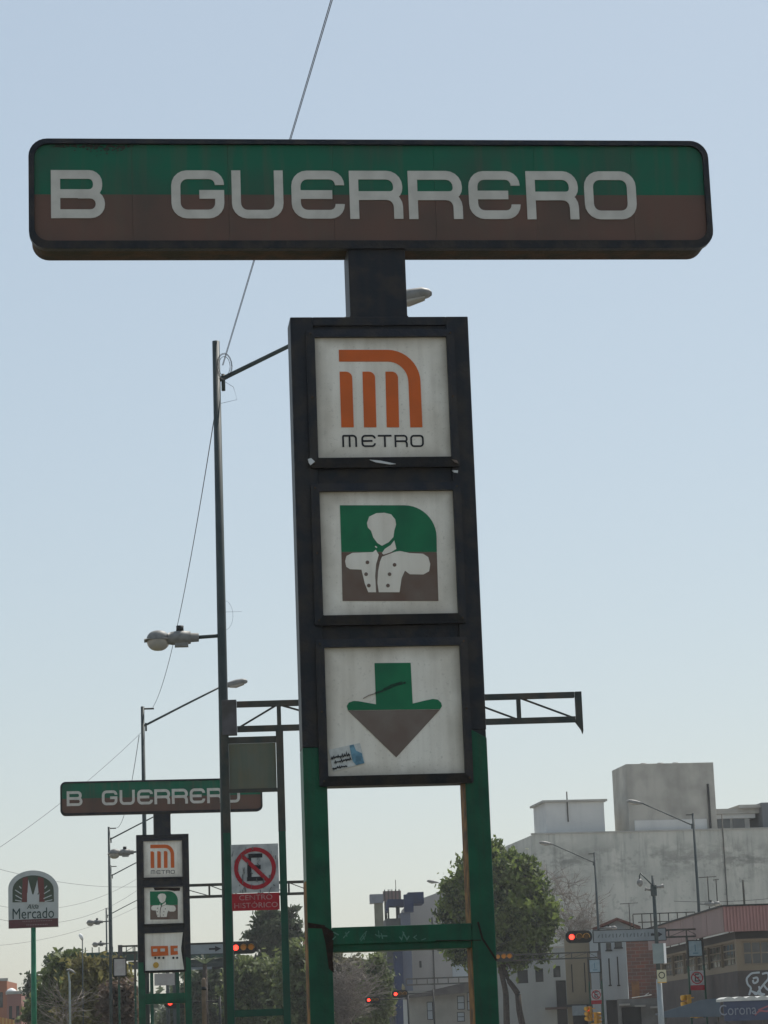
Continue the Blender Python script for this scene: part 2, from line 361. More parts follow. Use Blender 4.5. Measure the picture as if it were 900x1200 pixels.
def sign_tower(pl, label, near):
    root = thing('metro_sign', label, 'metro sign', (pl.o.x, pl.o.y, 0), pl.w, 'station signs on the median')
    fx0, fx1 = SL + 0.038, SR - 0.04; fz0, fz1 = ZB + 0.055, ZS - 0.036
    # --- top name board
    outer = rrect(SL, SR, ZB, ZS, 0.125, 7); inner = rrect(fx0, fx1, fz0, fz1, 0.095, 7)
    back = rrect(SL + .012, SR - .012, ZB + .012, ZS - .012, 0.115, 7)
    b = MB(); b.prism(back, 0.05, 0.30); cs = b.build('sign_casing', M_casing, root, 0.004)
    b = MB(); b.ring(outer, inner, 0.0, 0.06, bev=0.006); b.build('sign_frame', M_black, root)
    seams = [fx0 - .01, T1.loc(155, 220)[0], T1.loc(268, 220)[0], T1.loc(391, 220)[0], T1.loc(510, 220)[0], T1.loc(628, 220)[0], T1.loc(742, 220)[0], fx1 + .01]
    for i in range(7):
        m = MB(); m.prism(clipx(rrect(fx0 - .004, fx1 + .004, fz0 - .004, fz1 + .004, 0.098, 7), seams[i] + .0007, seams[i + 1] - .0007), 0.026 + (0.0007 if i % 2 else 0), 0.045)
        m.build('face_panel', M_face, root)
    for ch, ua, ub in (('B', 59.7, 122.7), ('G', 201, 262.7), ('U', 272, 332), ('E', 342, 403.8), ('R', 410, 472), ('R', 479, 542), ('E', 550, 609.8), ('R', 617.6, 678), ('O', 685.7, 746)):
        x0 = T1.loc(ua, 226)[0]; x1 = T1.loc(ub, 226)[0]
        z1 = T1.loc((ua + ub) / 2, 198 + (ua - 60) / 690 * 1.6)[1]; z0 = T1.loc((ua + ub) / 2, 254.5 + (ua - 60) / 690 * 1.6)[1]
        m = MB(); put_letter(m, ch, x0, x1, z0, z1, 0.020, 0.007); m.build('letter', M_letter, root)
    if near:
        m = MB()
        for k in range(110):
            t_ = abs(random.gauss(0, 1)); u = 62 + random.random() * 88; u = 122 + random.gauss(0, 13) if k % 2 else u; v = 169.2 + t_ * (5.0 if k % 2 else 1.2)
            a, z = T1.loc(u, v); r = random.uniform(.0022, .0085) * (1.3 - min(1, t_) * .6); n_ = 6
            m.prism([(a + r * random.uniform(.6, 1.5) * math.cos(q * 6.283 / n_) * 1.5, z + r * random.uniform(.5, 1.2) * math.sin(q * 6.283 / n_)) for q in range(n_)], 0.0235 - 0.00004 * k, 0.027)
        kind(m.build('flaked_patch', mat('flaked_print', (.035, .045, .04), .8, (.07, .055, .045), 60, .8), root), 'stuff')
    # --- neck
    n0 = T1.loc(410, 340)[0]; n1 = T1.loc(477, 340)[0]
    m = MB(); m.box(n0, n1, 0.03, 0.33, ZT - .02, ZB + 0.02)
    m.build('neck', M_black, root, 0.006)
    m = MB(); m.box(n0 - .004, n1 + .004, 0.022, 0.34, ZT - .012, ZT + .012); m.build('neck_plate', M_black, root)
    # --- posts: black above, green below
    zg = 3.43
    for s in (-1, 1):
        xa, xb = sorted((s * W2, s * (W2 - 0.152)))
        m = MB(); zz = zg + (0.0 if s < 0 else 0.09)
        m.box(xa, xb, 0.0, 0.25, zz, ZT); m.box(xa + .003, xb - .003, .003, .246, zz - .12, zz); m.build('post_top', M_black, root, 0.006)
        m = MB(); m.prism([(xa, 0), (xb, 0), (xb, zz - (0.0 if s < 0 else 0.05)), (xa + (xb - xa) * .4, zz), (xa, zz)], 0.001, 0.249)
        po = m.build('post', M_green, root, 0.006)
        m = MB(); m.box(xa - .003, xa + .004, 0.02, 0.235, 0.1, zz - (.85 if s < 0 else .25)); m.build('unpainted_side', M_yellow, po)
        m = MB(); m.box(xa - .09, xb + .09, -0.09, 0.34, 0.0, 0.16); m.build('foot_plate', M_rust, po)
    # --- box body between posts
    m = MB(); m.box(-W2 + 0.1515, W2 - 0.1515, 0.02, 0.235, ZQ + .012, ZT - .008)
    m.box(-W2 + .1515, W2 - .1515, 0.001, 0.249, ZT - .06, ZT - .0005)
    m.build('sign_box', M_black, root, 0.004)
    return root

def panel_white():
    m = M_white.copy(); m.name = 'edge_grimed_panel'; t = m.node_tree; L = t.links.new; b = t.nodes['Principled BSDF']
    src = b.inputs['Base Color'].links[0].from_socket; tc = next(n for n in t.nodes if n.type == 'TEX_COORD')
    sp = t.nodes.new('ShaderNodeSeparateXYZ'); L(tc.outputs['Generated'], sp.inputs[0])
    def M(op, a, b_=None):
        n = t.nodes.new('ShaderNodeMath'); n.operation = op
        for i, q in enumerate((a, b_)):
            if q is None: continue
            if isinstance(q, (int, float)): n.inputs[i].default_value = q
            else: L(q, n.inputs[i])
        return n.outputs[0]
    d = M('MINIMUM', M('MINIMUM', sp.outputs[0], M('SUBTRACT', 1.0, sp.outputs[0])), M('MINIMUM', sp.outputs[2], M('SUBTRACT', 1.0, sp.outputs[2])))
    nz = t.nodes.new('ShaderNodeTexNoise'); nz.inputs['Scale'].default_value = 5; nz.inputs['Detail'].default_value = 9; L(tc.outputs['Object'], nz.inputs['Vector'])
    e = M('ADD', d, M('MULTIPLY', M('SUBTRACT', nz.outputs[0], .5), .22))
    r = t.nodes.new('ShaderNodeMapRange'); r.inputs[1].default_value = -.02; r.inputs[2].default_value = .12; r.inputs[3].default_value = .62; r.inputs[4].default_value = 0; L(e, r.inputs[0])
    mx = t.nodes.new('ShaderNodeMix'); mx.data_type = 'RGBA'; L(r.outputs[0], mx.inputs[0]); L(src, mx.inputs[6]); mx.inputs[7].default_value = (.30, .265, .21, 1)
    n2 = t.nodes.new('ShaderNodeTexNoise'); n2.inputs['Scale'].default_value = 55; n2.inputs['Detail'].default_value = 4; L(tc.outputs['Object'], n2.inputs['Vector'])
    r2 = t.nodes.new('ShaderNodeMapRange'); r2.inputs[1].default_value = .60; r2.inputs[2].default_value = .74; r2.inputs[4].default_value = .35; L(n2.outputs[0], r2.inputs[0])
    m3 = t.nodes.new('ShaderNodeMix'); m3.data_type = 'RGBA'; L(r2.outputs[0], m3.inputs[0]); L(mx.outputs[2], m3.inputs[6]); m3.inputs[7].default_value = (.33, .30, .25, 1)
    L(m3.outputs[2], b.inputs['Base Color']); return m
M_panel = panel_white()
def panel(root, k, white=M_panel, sag=None, frame_m=0.055):
    zt, zb = PANES[k]
    o = rrect(-PX - frame_m, PX + frame_m, zb - frame_m - .008, zt + frame_m, 0.012, 2); i = rrect(-PX, PX, zb, zt, 0.006, 2)
    m = MB(); m.ring(o, i, -0.045, 0.019, bev=0.018)
    fr = m.build('panel_frame', M_black, root)
    for sx_ in (-1, 1):
        for zz_ in (zt + frame_m * .45, (zt + zb) / 2, zb - frame_m * .55):
            m = MB(); m.disc((sx_ * (PX + frame_m * .5), zz_), .007, -.0455, -.030, 8); m.build('screw', M_casing, fr)
    m = MB(); m.box(-PX - .004, PX + .004, -0.012, 0.012, zb - .004, zt + .004)
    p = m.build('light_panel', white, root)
    return fr, p
YP = -0.0150                                              # front of the prints on the panels
def decal(par, name, poly, m, dy=0.0):
    b = MB(); b.prism(poly, YP - dy, -0.0125 - dy + 0.002); return b.build(name, m, par)

def metro_logo(par):
    c = lambda pts: LT(pts, 3.913, 330, 360)
    band = rounded([(262, 225), (603, 225, 118), (617, 553)], False, 10)
    m = MB(); m.stroke(c(band), 57 / 3.913 * 0.00558, YP, -.012); m.build('logo_arch', M_orange, par)
    for x in (0, 105, 210):
        P = rounded([(265 + x, 298), (322 + x, 298, 34), (330 + x * .99, 553), (273 + x * .99, 553)], True, 6)
        m = MB(); m.prism(c(P), YP, -.012); m.build('logo_bar', M_orange, par)
    for ch, a, b in (('M', 276, 346), ('E', 364, 432), ('T', 440, 505), ('R', 516, 578), ('O', 588, 652)):
        (x0, z1), (x1, z0) = c([(a, 588)])[0], c([(b, 643)])[0]
        m = MB(); put_letter(m, ch, x0, x1, z0, z1, YP, .003, 8.0); m.build('letter', M_ink, par)

def bust_logo(par):
    c = lambda pts: LT(pts, 3.75, 330, 550)
    gr = rounded([(255, 160), (678, 160, 140), (681, 365), (262, 365)], True, 12)
    decal(par, 'logo_green_field', c(gr), M_dgreen)
    decal(par, 'logo_brown_field', c([(262, 366), (681, 366), (688, 580), (267, 580)]), M_brown)
    head = [(374, 238), (384, 210), (415, 195), (450, 193), (480, 200), (498, 222), (502, 245), (494, 272), (490, 300), (470, 322), (440, 338), (420, 326), (402, 302), (392, 272), (378, 258)]
    decal(par, 'logo_head', c(head), M_white, .002)
    decal(par, 'logo_collar', c([(440, 370), (452, 352), (478, 335), (494, 314), (503, 352), (478, 367), (447, 377)]), M_white, .002)
    left = [(278, 405), (284, 383), (310, 369), (400, 366), (413, 355), (426, 378), (414, 420), (410, 470), (414, 542), (380, 542), (365, 505), (350, 443), (300, 441), (283, 430)]
    right = [(440, 386), (500, 364), (520, 361), (560, 370), (620, 373), (643, 388), (652, 418), (647, 450), (622, 464), (562, 463), (541, 447), (526, 480), (517, 542), (426, 542), (420, 500), (423, 450), (431, 408)]
    decal(par, 'logo_coat', c(left), M_white, .002); decal(par, 'logo_coat', c(right), M_white, .002)
    for x, y in ((376, 411), (370, 463), (382, 513), (495, 422), (473, 463), (466, 513)):
        m = MB(); m.disc(c([(x, y)])[0], 0.0125, YP - .004, -.014, 12); m.build('logo_button', M_brown, par)
    m = MB(); m.stroke(c([(410, 340), (418, 346)]), .008, YP - .003, -.013); m.build('logo_tie', M_white, par)

def arrow_logo(par):
    c = lambda pts: LT(pts, 3.333, 330, 730)
    g_ = [(362, 158), (503, 157), (511, 316), (560, 304), (590, 298), (610, 301), (622, 313), (625, 326), (618, 338), (258, 342), (254, 326), (262, 312), (280, 306), (300, 307), (368, 319)]
    decal(par, 'arrow_head', c(g_), M_dgreen)
    decal(par, 'arrow_point', c([(258, 343.2), (618, 339.2), (447, 526)]), M_grbrown)
    for P, th in (([(365, 276), (405, 262), (440, 246), (484, 234)], .013), ([(395, 262), (430, 244), (470, 232)], .012), ([(318, 296), (340, 284), (364, 277)], .004)):
        m = MB(); m.stroke(c(P), th, YP - .0025, -.013); m.build('black_scuff', mat('dark_scuff', (.018, .04, .03), .7, (.012, .09, .045), 60, .8) if th > .01 else M_grbrown, par)
    st = MB(); st.prism(c([(183, 497), (305, 470), (325, 548), (200, 582)]), YP - .002, -.013)
    s = st.build('sticker', mat('sticker_paper', (0.56, 0.57, 0.55), 0.5, (0.42, 0.43, 0.41), 40, .6), par)
    m = MB(); m.prism(c([(264, 480), (280, 476), (290, 500), (312, 510), (318, 535), (322, 549), (290, 557), (276, 540), (270, 512)]), YP - .004, -.014)
    m.build('sticker_picture', mat('sticker_blue', (0.16, 0.32, 0.42), .5, (0.07, 0.14, 0.19), 25, .8), s)
    m = MB()
    for row, y0, n, x0 in ((0, 534, 9, 192), (1, 548, 8, 206), (2, 572, 7, 198)):
        for k in range(n):
            x = x0 + k * 8.2; y = y0 - k * 1.7
            hgt = 17 if row < 1 else 9 if row == 1 else 6
            P = [(x, y + random.uniform(-2, 2)), (x + 3, y - hgt * random.uniform(.3, 1)), (x + 5.5, y + random.uniform(-hgt * .4, 2)), (x + 8, y - hgt * random.uniform(.1, .7))]
            m.stroke(c(P), .006, YP - .0055 - .0001 * k - .0008 * row, -.017)
    m.build('sticker_scrawl', M_ink, s)

near = sign_tower(T1, 'large near metro station sign with a down arrow on its lowest white panel', True)
f1, p1 = panel(near, 0); metro_logo(p1)
f2, p2 = panel(near, 1); bust_logo(p2)
f3, p3 = panel(near, 2); arrow_logo(p3)
for i, P in enumerate(([(118, 705), (132, 700), (150, 716), (130, 733), (122, 722)], [(400, 708), (450, 712), (520, 727), (495, 730), (430, 720)], [(776, 706), (800, 712), (806, 724), (790, 720)], [(776, 757), (804, 757), (803, 768), (786, 766)])):
    m = MB(); m.prism(LT(P, 3.913, 330, 360), -.054 - .001 * i, -.046); m.build('torn_film', M_glint if i != 2 else M_grbrown, near)
# crossbar
def crossbar(root, za, zb, scuffs):
    m = MB(); m.box(-W2 + .153, W2 - .153, 0.02, 0.22, za, zb); b = m.build('crossbar', M_green, root, .005)
    m = MB(); m.box(-W2 + .154, W2 - .154, 0.0, 0.019, za + .045, zb + .004); m.build('crossbar_plate', M_green, b, .003)
    return b
ZC1 = T1.loc(475, 1085)[1]; ZC0 = T1.loc(475, 1113)[1]
cb = crossbar(near, ZC0, ZC1, True)
c6 = lambda pts: [T1.loc(420 + p[0] / 11.25, 1030 + p[1] / 11.25) for p in pts]
m = MB()
scr = [[(20, 800), (60, 740), (110, 690)], [(30, 820), (90, 750), (100, 700)], [(60, 750), (80, 800)], [(220, 730), (250, 750), (380, 752)], [(265, 680), (275, 780)], [(300, 715), (320, 790)],
       [(540, 760), (570, 800), (600, 700)], [(600, 730), (640, 800), (670, 750)], [(580, 690), (640, 790)], [(770, 740), (730, 770), (775, 800)], [(830, 805), (890, 785)],
       [(-330, 700), (-260, 740)], [(-300, 760), (-340, 800)], [(-200, 780), (-120, 690)], [(-150, 760), (-170, 700)]]
for i, P in enumerate(scr): m.stroke(c6(P), .0045 + .003 * random.random(), -.0012 - .0001 * i, 0.002)
kind(m.build('scratch', M_scuff, cb), 'stuff')
m = MB(); m.prism(LT([(145, 575), (160, 578), (190, 596), (186, 700), (190, 745), (172, 730), (160, 640)], 3.103, 330, 900), -.002, .0015); m.build('rust_stain', M_rust, near)
m = MB(); m.prism(LT([(95, 562), (158, 572), (158, 584), (97, 582)], 3.103, 330, 900), -.003, .0015); m.build('rust_stain', M_rust, near)
m = MB(); m.stroke(LT([(560, 628), (725, 626)], 3.103, 330, 900), .006, -.004, .002); m.stroke(LT([(714, 560), (730, 620), (782, 700)], 3.103, 330, 900), .012, -.0022, .0016); m.build('rust_seam', M_rust, near)  # rusty joint seam and thin crease, drawn as dark strips

far = sign_tower(T2, 'smaller farther metro station sign with an orange train on its lowest panel', False)
f1, p1 = panel(far, 0, frame_m=.035); metro_logo(p1)
f2, p2 = panel(far, 1, frame_m=.035); bust_logo(p2)
m = MB(); m.prism([T2.loc(155 + a / 6.86, 975 + b / 6.86) for a, b in ((170, 447), (385, 447), (382, 472), (340, 475), (280, 466), (180, 470))], -.022, -.013); m.build('peeled_strip', M_rust, p2)
# curled lowest panel
zt, zb = PANES[2]
o = rrect(-PX - .035, PX + .035, zb - .043, zt + .035, 0.012, 2); i_ = rrect(-PX, PX, zb, zt, 0.006, 2)
m = MB(); m.ring(o, i_, -.045, .019, bev=.018); m.build('panel_frame', M_black, far)
m = MB(); N = 10
def sheet(i, j, off=0.0):
    a = i / N; b = j / N
    x = -PX + 2 * PX * a; z = zb + (zt - zb) * b
    x -= max(0, a - .6) * 0.17 * max(0, 1 - abs(b - .55) / .62)
    return (x + .0, -0.012 - 0.10 * max(0, a - .55) ** 1.5 - off, z)
vs = [sheet(i, j) for j in range(N + 1) for i in range(N + 1)] + [(p[0], p[1] + .006, p[2]) for p in [sheet(i, j) for j in range(N + 1) for i in range(N + 1)]]
K = (N + 1) ** 2; fs = []
for j in range(N):
    for i in range(N):
        q = (j * (N + 1) + i, j * (N + 1) + i + 1, (j + 1) * (N + 1) + i + 1, (j + 1) * (N + 1) + i); fs.append(q); fs.append(tuple(K + t for t in q[::-1]))
m._add(vs, fs, 0, True); sh = m.build('light_panel', M_white, far); sh['label'] = 'loose curled white panel with orange train'
ct = lambda pts: [T2.loc(155 + a / 6.86, 975 + b / 6.86) for a, b in pts]
def dec2(nm, pts, mt_, y=-.032): b = MB(); b.prism(ct(pts), y, y + .016); return b.build(nm, mt_, sh)
dec2('train_car', [(150, 918), (285, 916), (290, 992), (154, 1000)], M_orange); dec2('train_car', [(306, 915), (374, 913), (374, 985), (308, 990)], M_orange)
for q in ([(166, 940), (200, 939), (200, 962), (166, 964)], [(226, 938), (262, 937), (262, 960), (226, 962)], [(334, 936), (364, 935), (364, 957), (334, 958)]): dec2('train_window', q, M_letter, -.036)
for x in (185, 215, 250, 330, 360):
    b = MB(); b.disc(ct([(x, 1012)])[0], .026, -.032, -.014, 10); b.build('train_wheel', M_ink, sh)
b = MB(); b.disc(ct([(190, 1070)])[0], .066, -.030, -.013, 16); b.build('round_sticker', mat('yellow_sticker', (0.5, 0.30, 0.06), .5), sh)
crossbar(far, T2.loc(200, 1176)[1], T2.loc(200, 1164)[1], False)

# ------------------------------------------------------------------ street lamps
def loft_x(m, secs, n=12, mi=0):
    """secs: (x, z, ry, rz) ellipses along x"""
    vs = []
    for x, z, ry, rz in secs:
        for k in range(n): t = 2 * math.pi * k / n; vs.append((x, ry * math.cos(t), z + rz * math.sin(t)))
    fs = [(i * n + k, i * n + (k + 1) % n, (i + 1) * n + (k + 1) % n, (i + 1) * n + k) for i in range(len(secs) - 1) for k in range(n)]
    fs += [tuple(range(n)), tuple((len(secs) - 1) * n + k for k in range(n - 1, -1, -1))]
    m._add(vs, fs, mi, True)
LA = 36.0
PA = at(253, 400, LA); LAMP_H = PA.z
def lamp(label, x, y, d, H=LAMP_H, low=True, bracket=True, group='street lamps along the avenue', rz=0.07, armlen=2.62, arise=1.25, zarm=0.62, zlow=4.54, pole_r=0.068):
    """d = +1: long arm to the right, short arm to the left; -1 mirrored"""
    root = thing('street_lamp', label, 'street lamp', (x, y, 0), rz, group)
    m = MB(); m.tube([(0, 0, 0), (0, 0, H * .5), (0, 0, H)], [pole_r * 1.25, pole_r * 1.05, pole_r * .82], 12); m.build('pole', M_pole, root)
    za = H - zarm
    m = MB(); m.tube([(0, 0, za), (d * .15, 0, za + .06), (d * armlen * .5, 0, za + arise * .5), (d * armlen, 0, za + arise)], [.04, .036, .032, .03], 8)
    m.tube([(d * .10, 0, za - .16), (d * .10, 0, za + .1)], .03, 6)
    m.build('long_arm', M_pole, root)
    m = MB(); s = d
    ax = armlen; z0 = za + arise
    secs = [(s * (ax - .10), z0 - .05, .045, .045), (s * (ax + .10), z0 - .01, .09, .09), (s * (ax + .33), z0 + .03, .14, .12), (s * (ax + .55), z0 + .08, .13, .10), (s * (ax + .66), z0 + .085, .09, .07), (s * (ax + .71), z0 + .08, .04, .03)]
    if s < 0: secs = secs[::-1]
    loft_x(m, secs); hd = m.build('lamp_head', M_alu, root)
    m = MB(); secs = [(s * (ax + .14), z0 - .07, .08, .04), (s * (ax + .36), z0 - .05, .12, .07), (s * (ax + .60), z0 + .02, .08, .05)]
    if s < 0: secs = secs[::-1]
    loft_x(m, secs); m.build('lens', M_glass, hd)
    if bracket:
        m = MB(); m.box(*sorted((d * .05, d * .36)), -.02, .02, H - .10, H - .05); m.build('top_bracket', M_steel, root)
    if low:
        s = -d; zl = H - zlow
        m = MB(); m.tube([(0, 0, zl), (s * .38, 0, zl - .02)], .028, 8); m.build('short_arm', M_pole, root)
        m = MB(); secs = [(s * .34, zl - .02, .03, .035), (s * .345, zl - .02, .065, .065), (s * .46, zl - .02, .07, .07), (s * .465, zl - .02, .10, .095), (s * .62, zl - .02, .115, .11), (s * .74, zl - .025, .12, .10), (s * .80, zl - .03, .12, .085)]
        if s < 0: secs = secs[::-1]
        loft_x(m, secs, 16); m.box(*sorted((s * .50, s * .70)), -.07, .07, zl - .155, zl - .09); h2 = m.build('lamp_head', M_alu, root)
        for nm, up, mt_ in (('dome_shell', 1, M_alu), ('glass_bowl', -1, M_glass)):
            m = MB(); cx = s * .945; rx, ry, rz_ = .172, .14, (.135 if up > 0 else .155); vs = []; NA, NB = 18, 6
            for j in range(NB + 1):
                ph_ = j / NB * math.pi / 2
                for k in range(NA): t = 2 * math.pi * k / NA; vs.append((cx + rx * math.cos(ph_) ** .8 * math.cos(t), ry * math.cos(ph_) ** .8 * math.sin(t), zl - .045 + up * (.008 + rz_ * math.sin(ph_))))
            fs = [((j * NA + k, j * NA + (k + 1) % NA, (j + 1) * NA + (k + 1) % NA, (j + 1) * NA + k) if up > 0 else (j * NA + k, (j + 1) * NA + k, (j + 1) * NA + (k + 1) % NA, j * NA + (k + 1) % NA)) for j in range(NB) for k in range(NA)]
            m._add(vs, fs, 0, True); m.build(nm, mt_, h2)
        m = MB(); secs = [(s * .74, zl - .045, .10, .016), (s * .80, zl - .045, .15, .018), (s * 1.08, zl - .045, .15, .018), (s * 1.15, zl - .05, .06, .03)]
        if s < 0: secs = secs[::-1]
        loft_x(m, secs, 14); m.build('rim', M_alu, h2)
        m = MB(); m.tube([(s * .62, 0, zl + .07), (s * .62, 0, zl + .16)], .055, 10); m.build('photocell', M_dark, h2)
    return root
la = lamp('tallest nearest street lamp, its arm passing behind the near metro sign', PA.x - .002 * PA.z, PA.y, 1, bracket=False)
la.rotation_euler = (0, .002, .07)
m = MB()
for r_, y_ in ((.15, -.08), (.135, -.10), (.11, -.09)):
    m.tube([(0.12 + r_ * .8 * math.cos(t), y_, LAMP_H - .42 + r_ * 1.4 * math.sin(t)) for t in np.linspace(0, 6.28, 18)], .0045, 5)
m.tube([(.03, -.08, LAMP_H - .6), (.25, -.1, LAMP_H - .75), (.3, -.1, LAMP_H - .95), (.05, -.08, LAMP_H - 1.0)], .003, 5)
m.build('cable_coil', M_cable, la)
m = MB(); m.tube([(0.2 * math.cos(t) * .6 + .05, -.08, LAMP_H - 4.25 + .22 * math.sin(t)) for t in np.linspace(-1.6, 1.6, 12)], .002, 5)
m.tube([(.05, -.08, LAMP_H - 4.2), (.3, -.08, LAMP_H - 4.2)], .002, 5); m.build('wire_loop', M_cable, la)
def place_lamp(u, v, label, d, **k):
    lo, hi = 20., 600.
    for _ in range(50):
        D = (lo + hi) / 2
        if at(u, v, D).z < LAMP_H: lo = D
        else: hi = D
    p = at(u, v, D); lamp(label, p.x, p.y, d, **k); return p
PB = place_lamp(167, 828, 'street lamp whose pole passes behind the far metro sign', 1)
PC = place_lamp(127.5, 969, 'third street lamp in the left row, left of the far metro sign', 1)
PD = place_lamp(129.5, 1014, 'fourth street lamp in the left row, pole lined up behind the third', 1)
PE = place_lamp(124.5, 1064, 'farthest street lamp of the left row, above the green footbridge', 1)
PR1 = place_lamp(812, 953, 'street lamp in front of the pink roofed building', -1, rz=.02, pole_r=.075)
PR2 = place_lamp(696.5, 999, 'street lamp in front of the grey wall, left of the cctv pole', -1, rz=.02, pole_r=.075)
PR3 = place_lamp(553, 1042, 'street lamp hidden behind the big tree, only its arm and head showing', -1, rz=.02, low=False)

# ------------------------------------------------------------------ traffic sign gantries
def signal_h(root_label, p, rz, D, red=True, group='horizontal traffic signals', s=1.0, lit=M_redlit, rest=M_amberdk, back=False):
    """horizontal three lens signal, centre at p"""
    r = thing('traffic_signal', root_label, 'traffic signal', p, rz, group)
    m = MB(); m.prism(rrect(-.64 * s, .64 * s, -.29 * s, .29 * s, .26 * s, 7), .0, .04); m.build('back_plate', M_dark, r)
    m = MB(); m.prism(rrect(-.52 * s, .52 * s, -.16 * s, .16 * s, .05 * s, 3), -.10 if not back else .05, .019 if not back else .2); m.build('case', M_dark, r, .01)
    for i, x in enumerate((-.35, 0, .35)):
        y = -.12 if not back else -.02
        m = MB(); m.disc((x * s, 0), .125 * s, y, y + .03, 16); ln = m.build('lens', lit if (i == 0 and red) else rest, r)
        m = MB(); n = 12; ths = [math.radians(a) for a in np.linspace(-20, 200, n)]
        vs = [(x * s + .145 * s * math.cos(t), yy, .145 * s * math.sin(t)) for yy in (y + .02, y - .16 * s) for t in ths] + [(x * s + .155 * s * math.cos(t), yy, .155 * s * math.sin(t)) for yy in (y + .02, y - .16 * s) for t in ths]
        fs = [(k, k + 1, n + k + 1, n + k) for k in range(n - 1)] + [(2 * n + k + 1, 2 * n + k, 3 * n + k, 3 * n + k + 1) for k in range(n - 1)] + [(n + k, n + k + 1, 3 * n + k + 1, 3 * n + k) for k in range(n - 1)]
        m._add(vs, fs); m.build('visor', M_dark if i == 0 or back else M_sigyel, ln)
    return r

G1P = plane_at(269.7, 33.0, 0.06)
GX = [G1P.loc(265, 900)[0], G1P.loc(329.5, 900)[0]]
G_SEP = GX[1] - GX[0]
G_Z1 = G1P.loc(300, 821.5)[1]; G_Z0 = G1P.loc(300, 857.5)[1]; G_LEN = G1P.loc(682, 830)[0]
BZ1 = G1P.loc(295, 866)[1]; BZ0 = G1P.loc(295, 926)[1]
def gantry(label, x, y, rz, d=1, board='dark', ln=G_LEN, s=1.0, rail=None, panel_rng=None, group='steel sign gantries', tail=True, zlow=None):
    """two posts s apart at the origin, lattice arm reaching to d * ln"""
    r = thing('sign_gantry', label, 'sign gantry', (x, y, 0), rz, group)
    pw = .095
    for k in (0, 1):
        m = MB(); xc = d * k * G_SEP; m.box(xc - pw / 2, xc + pw / 2, -.05, .05, 0, G_Z0 - .02); p_ = m.build('post', M_gpost, r, .004)
        m = MB(); m.box(xc - pw / 2 - .002, xc + pw / 2 + .002, -.052, .052, G_Z0 - 1.35, G_Z0 + .0); m.build('post_top', M_steel, p_)
        m = MB(); m.box(xc - .15, xc + .15, -.15, .15, 0, .15); m.build('foot_plate', M_steel, p_)
    m = MB(); m.box(*sorted((d * -.03, d * .17)), -.06, .06, G_Z0 - .04, G_Z1 + .02); m.build('gusset_box', mat('weathered_steel', (.095, .09, .095), .6, (.06, .055, .05), 6, .8), r, .004)
    for z in (G_Z1 - .041, G_Z0 + .041):
        m = MB(); m.box(*sorted((d * .172, d * (ln - .1))), -.035, .035, z - .040, z + .040); m.build('chord', M_steel, r, .003)
    nb = max(2, round(ln / .79)); xs = [.17 + (ln - .27) * i / nb for i in range(nb + 1)]; xs[1] = G_SEP
    for i in range(1, nb):
        m = MB(); m.box(d * xs[i] - .028, d * xs[i] + .028, -.03, .03, G_Z0 + .082, G_Z1 - .082); m.build('upright', M_steel, r)
    for i in range(nb):
        a, b_ = (G_Z0 + .07, G_Z1 - .07) if i == 0 else (G_Z1 - .07, G_Z0 + .07)
        m = MB(); m.bar((d * (xs[i] + .04), 0, a), (d * (xs[i + 1] - .04), 0, b_), .024); m.build('diagonal', M_steel, r)
    m = MB()
    if tail: m.prism([(d * (ln - .09), G_Z1), (d * ln, G_Z1), (d * ln, G_Z0 - .12), (d * (ln - .01), G_Z0 - .16), (d * (ln - .03), G_Z0 - .10), (d * (ln - .1), G_Z0 + .0), (d * (ln - .09), G_Z0 + .05)], -.034, .034)
    else: m.box(*sorted((d * (ln - .099), d * ln)), -.034, .034, G_Z0, G_Z1)
    m.build('end_plate', M_steel, r)
    if board == 'dark':
        m = MB(); m.box(*sorted((d * .055, d * (G_SEP - .055))), -.015, .01, BZ0, BZ1 - .06); bd = m.build('sign_board', M_board, r)
        for z in (BZ1 - .055, BZ0 - .03):
            m = MB(); m.box(*sorted((d * .05, d * (G_SEP - .05))), -.025, .02, z, z + (.085 if z > BZ0 else .05)); m.build('board_rail', M_steel, bd)
    zr = zlow if zlow is not None else G1P.loc(300, 1187)[1]
    m = MB(); m.box(*sorted((d * .05, d * (G_SEP - .05))), -.03, .03, zr - .045, zr + .045); m.build('rail', M_gpost, r)
    return r
g1 = gantry('nearest steel sign gantry with blank dark board, its arm crossing behind the near metro sign', G1P.o.x, G1P.o.y, .06)

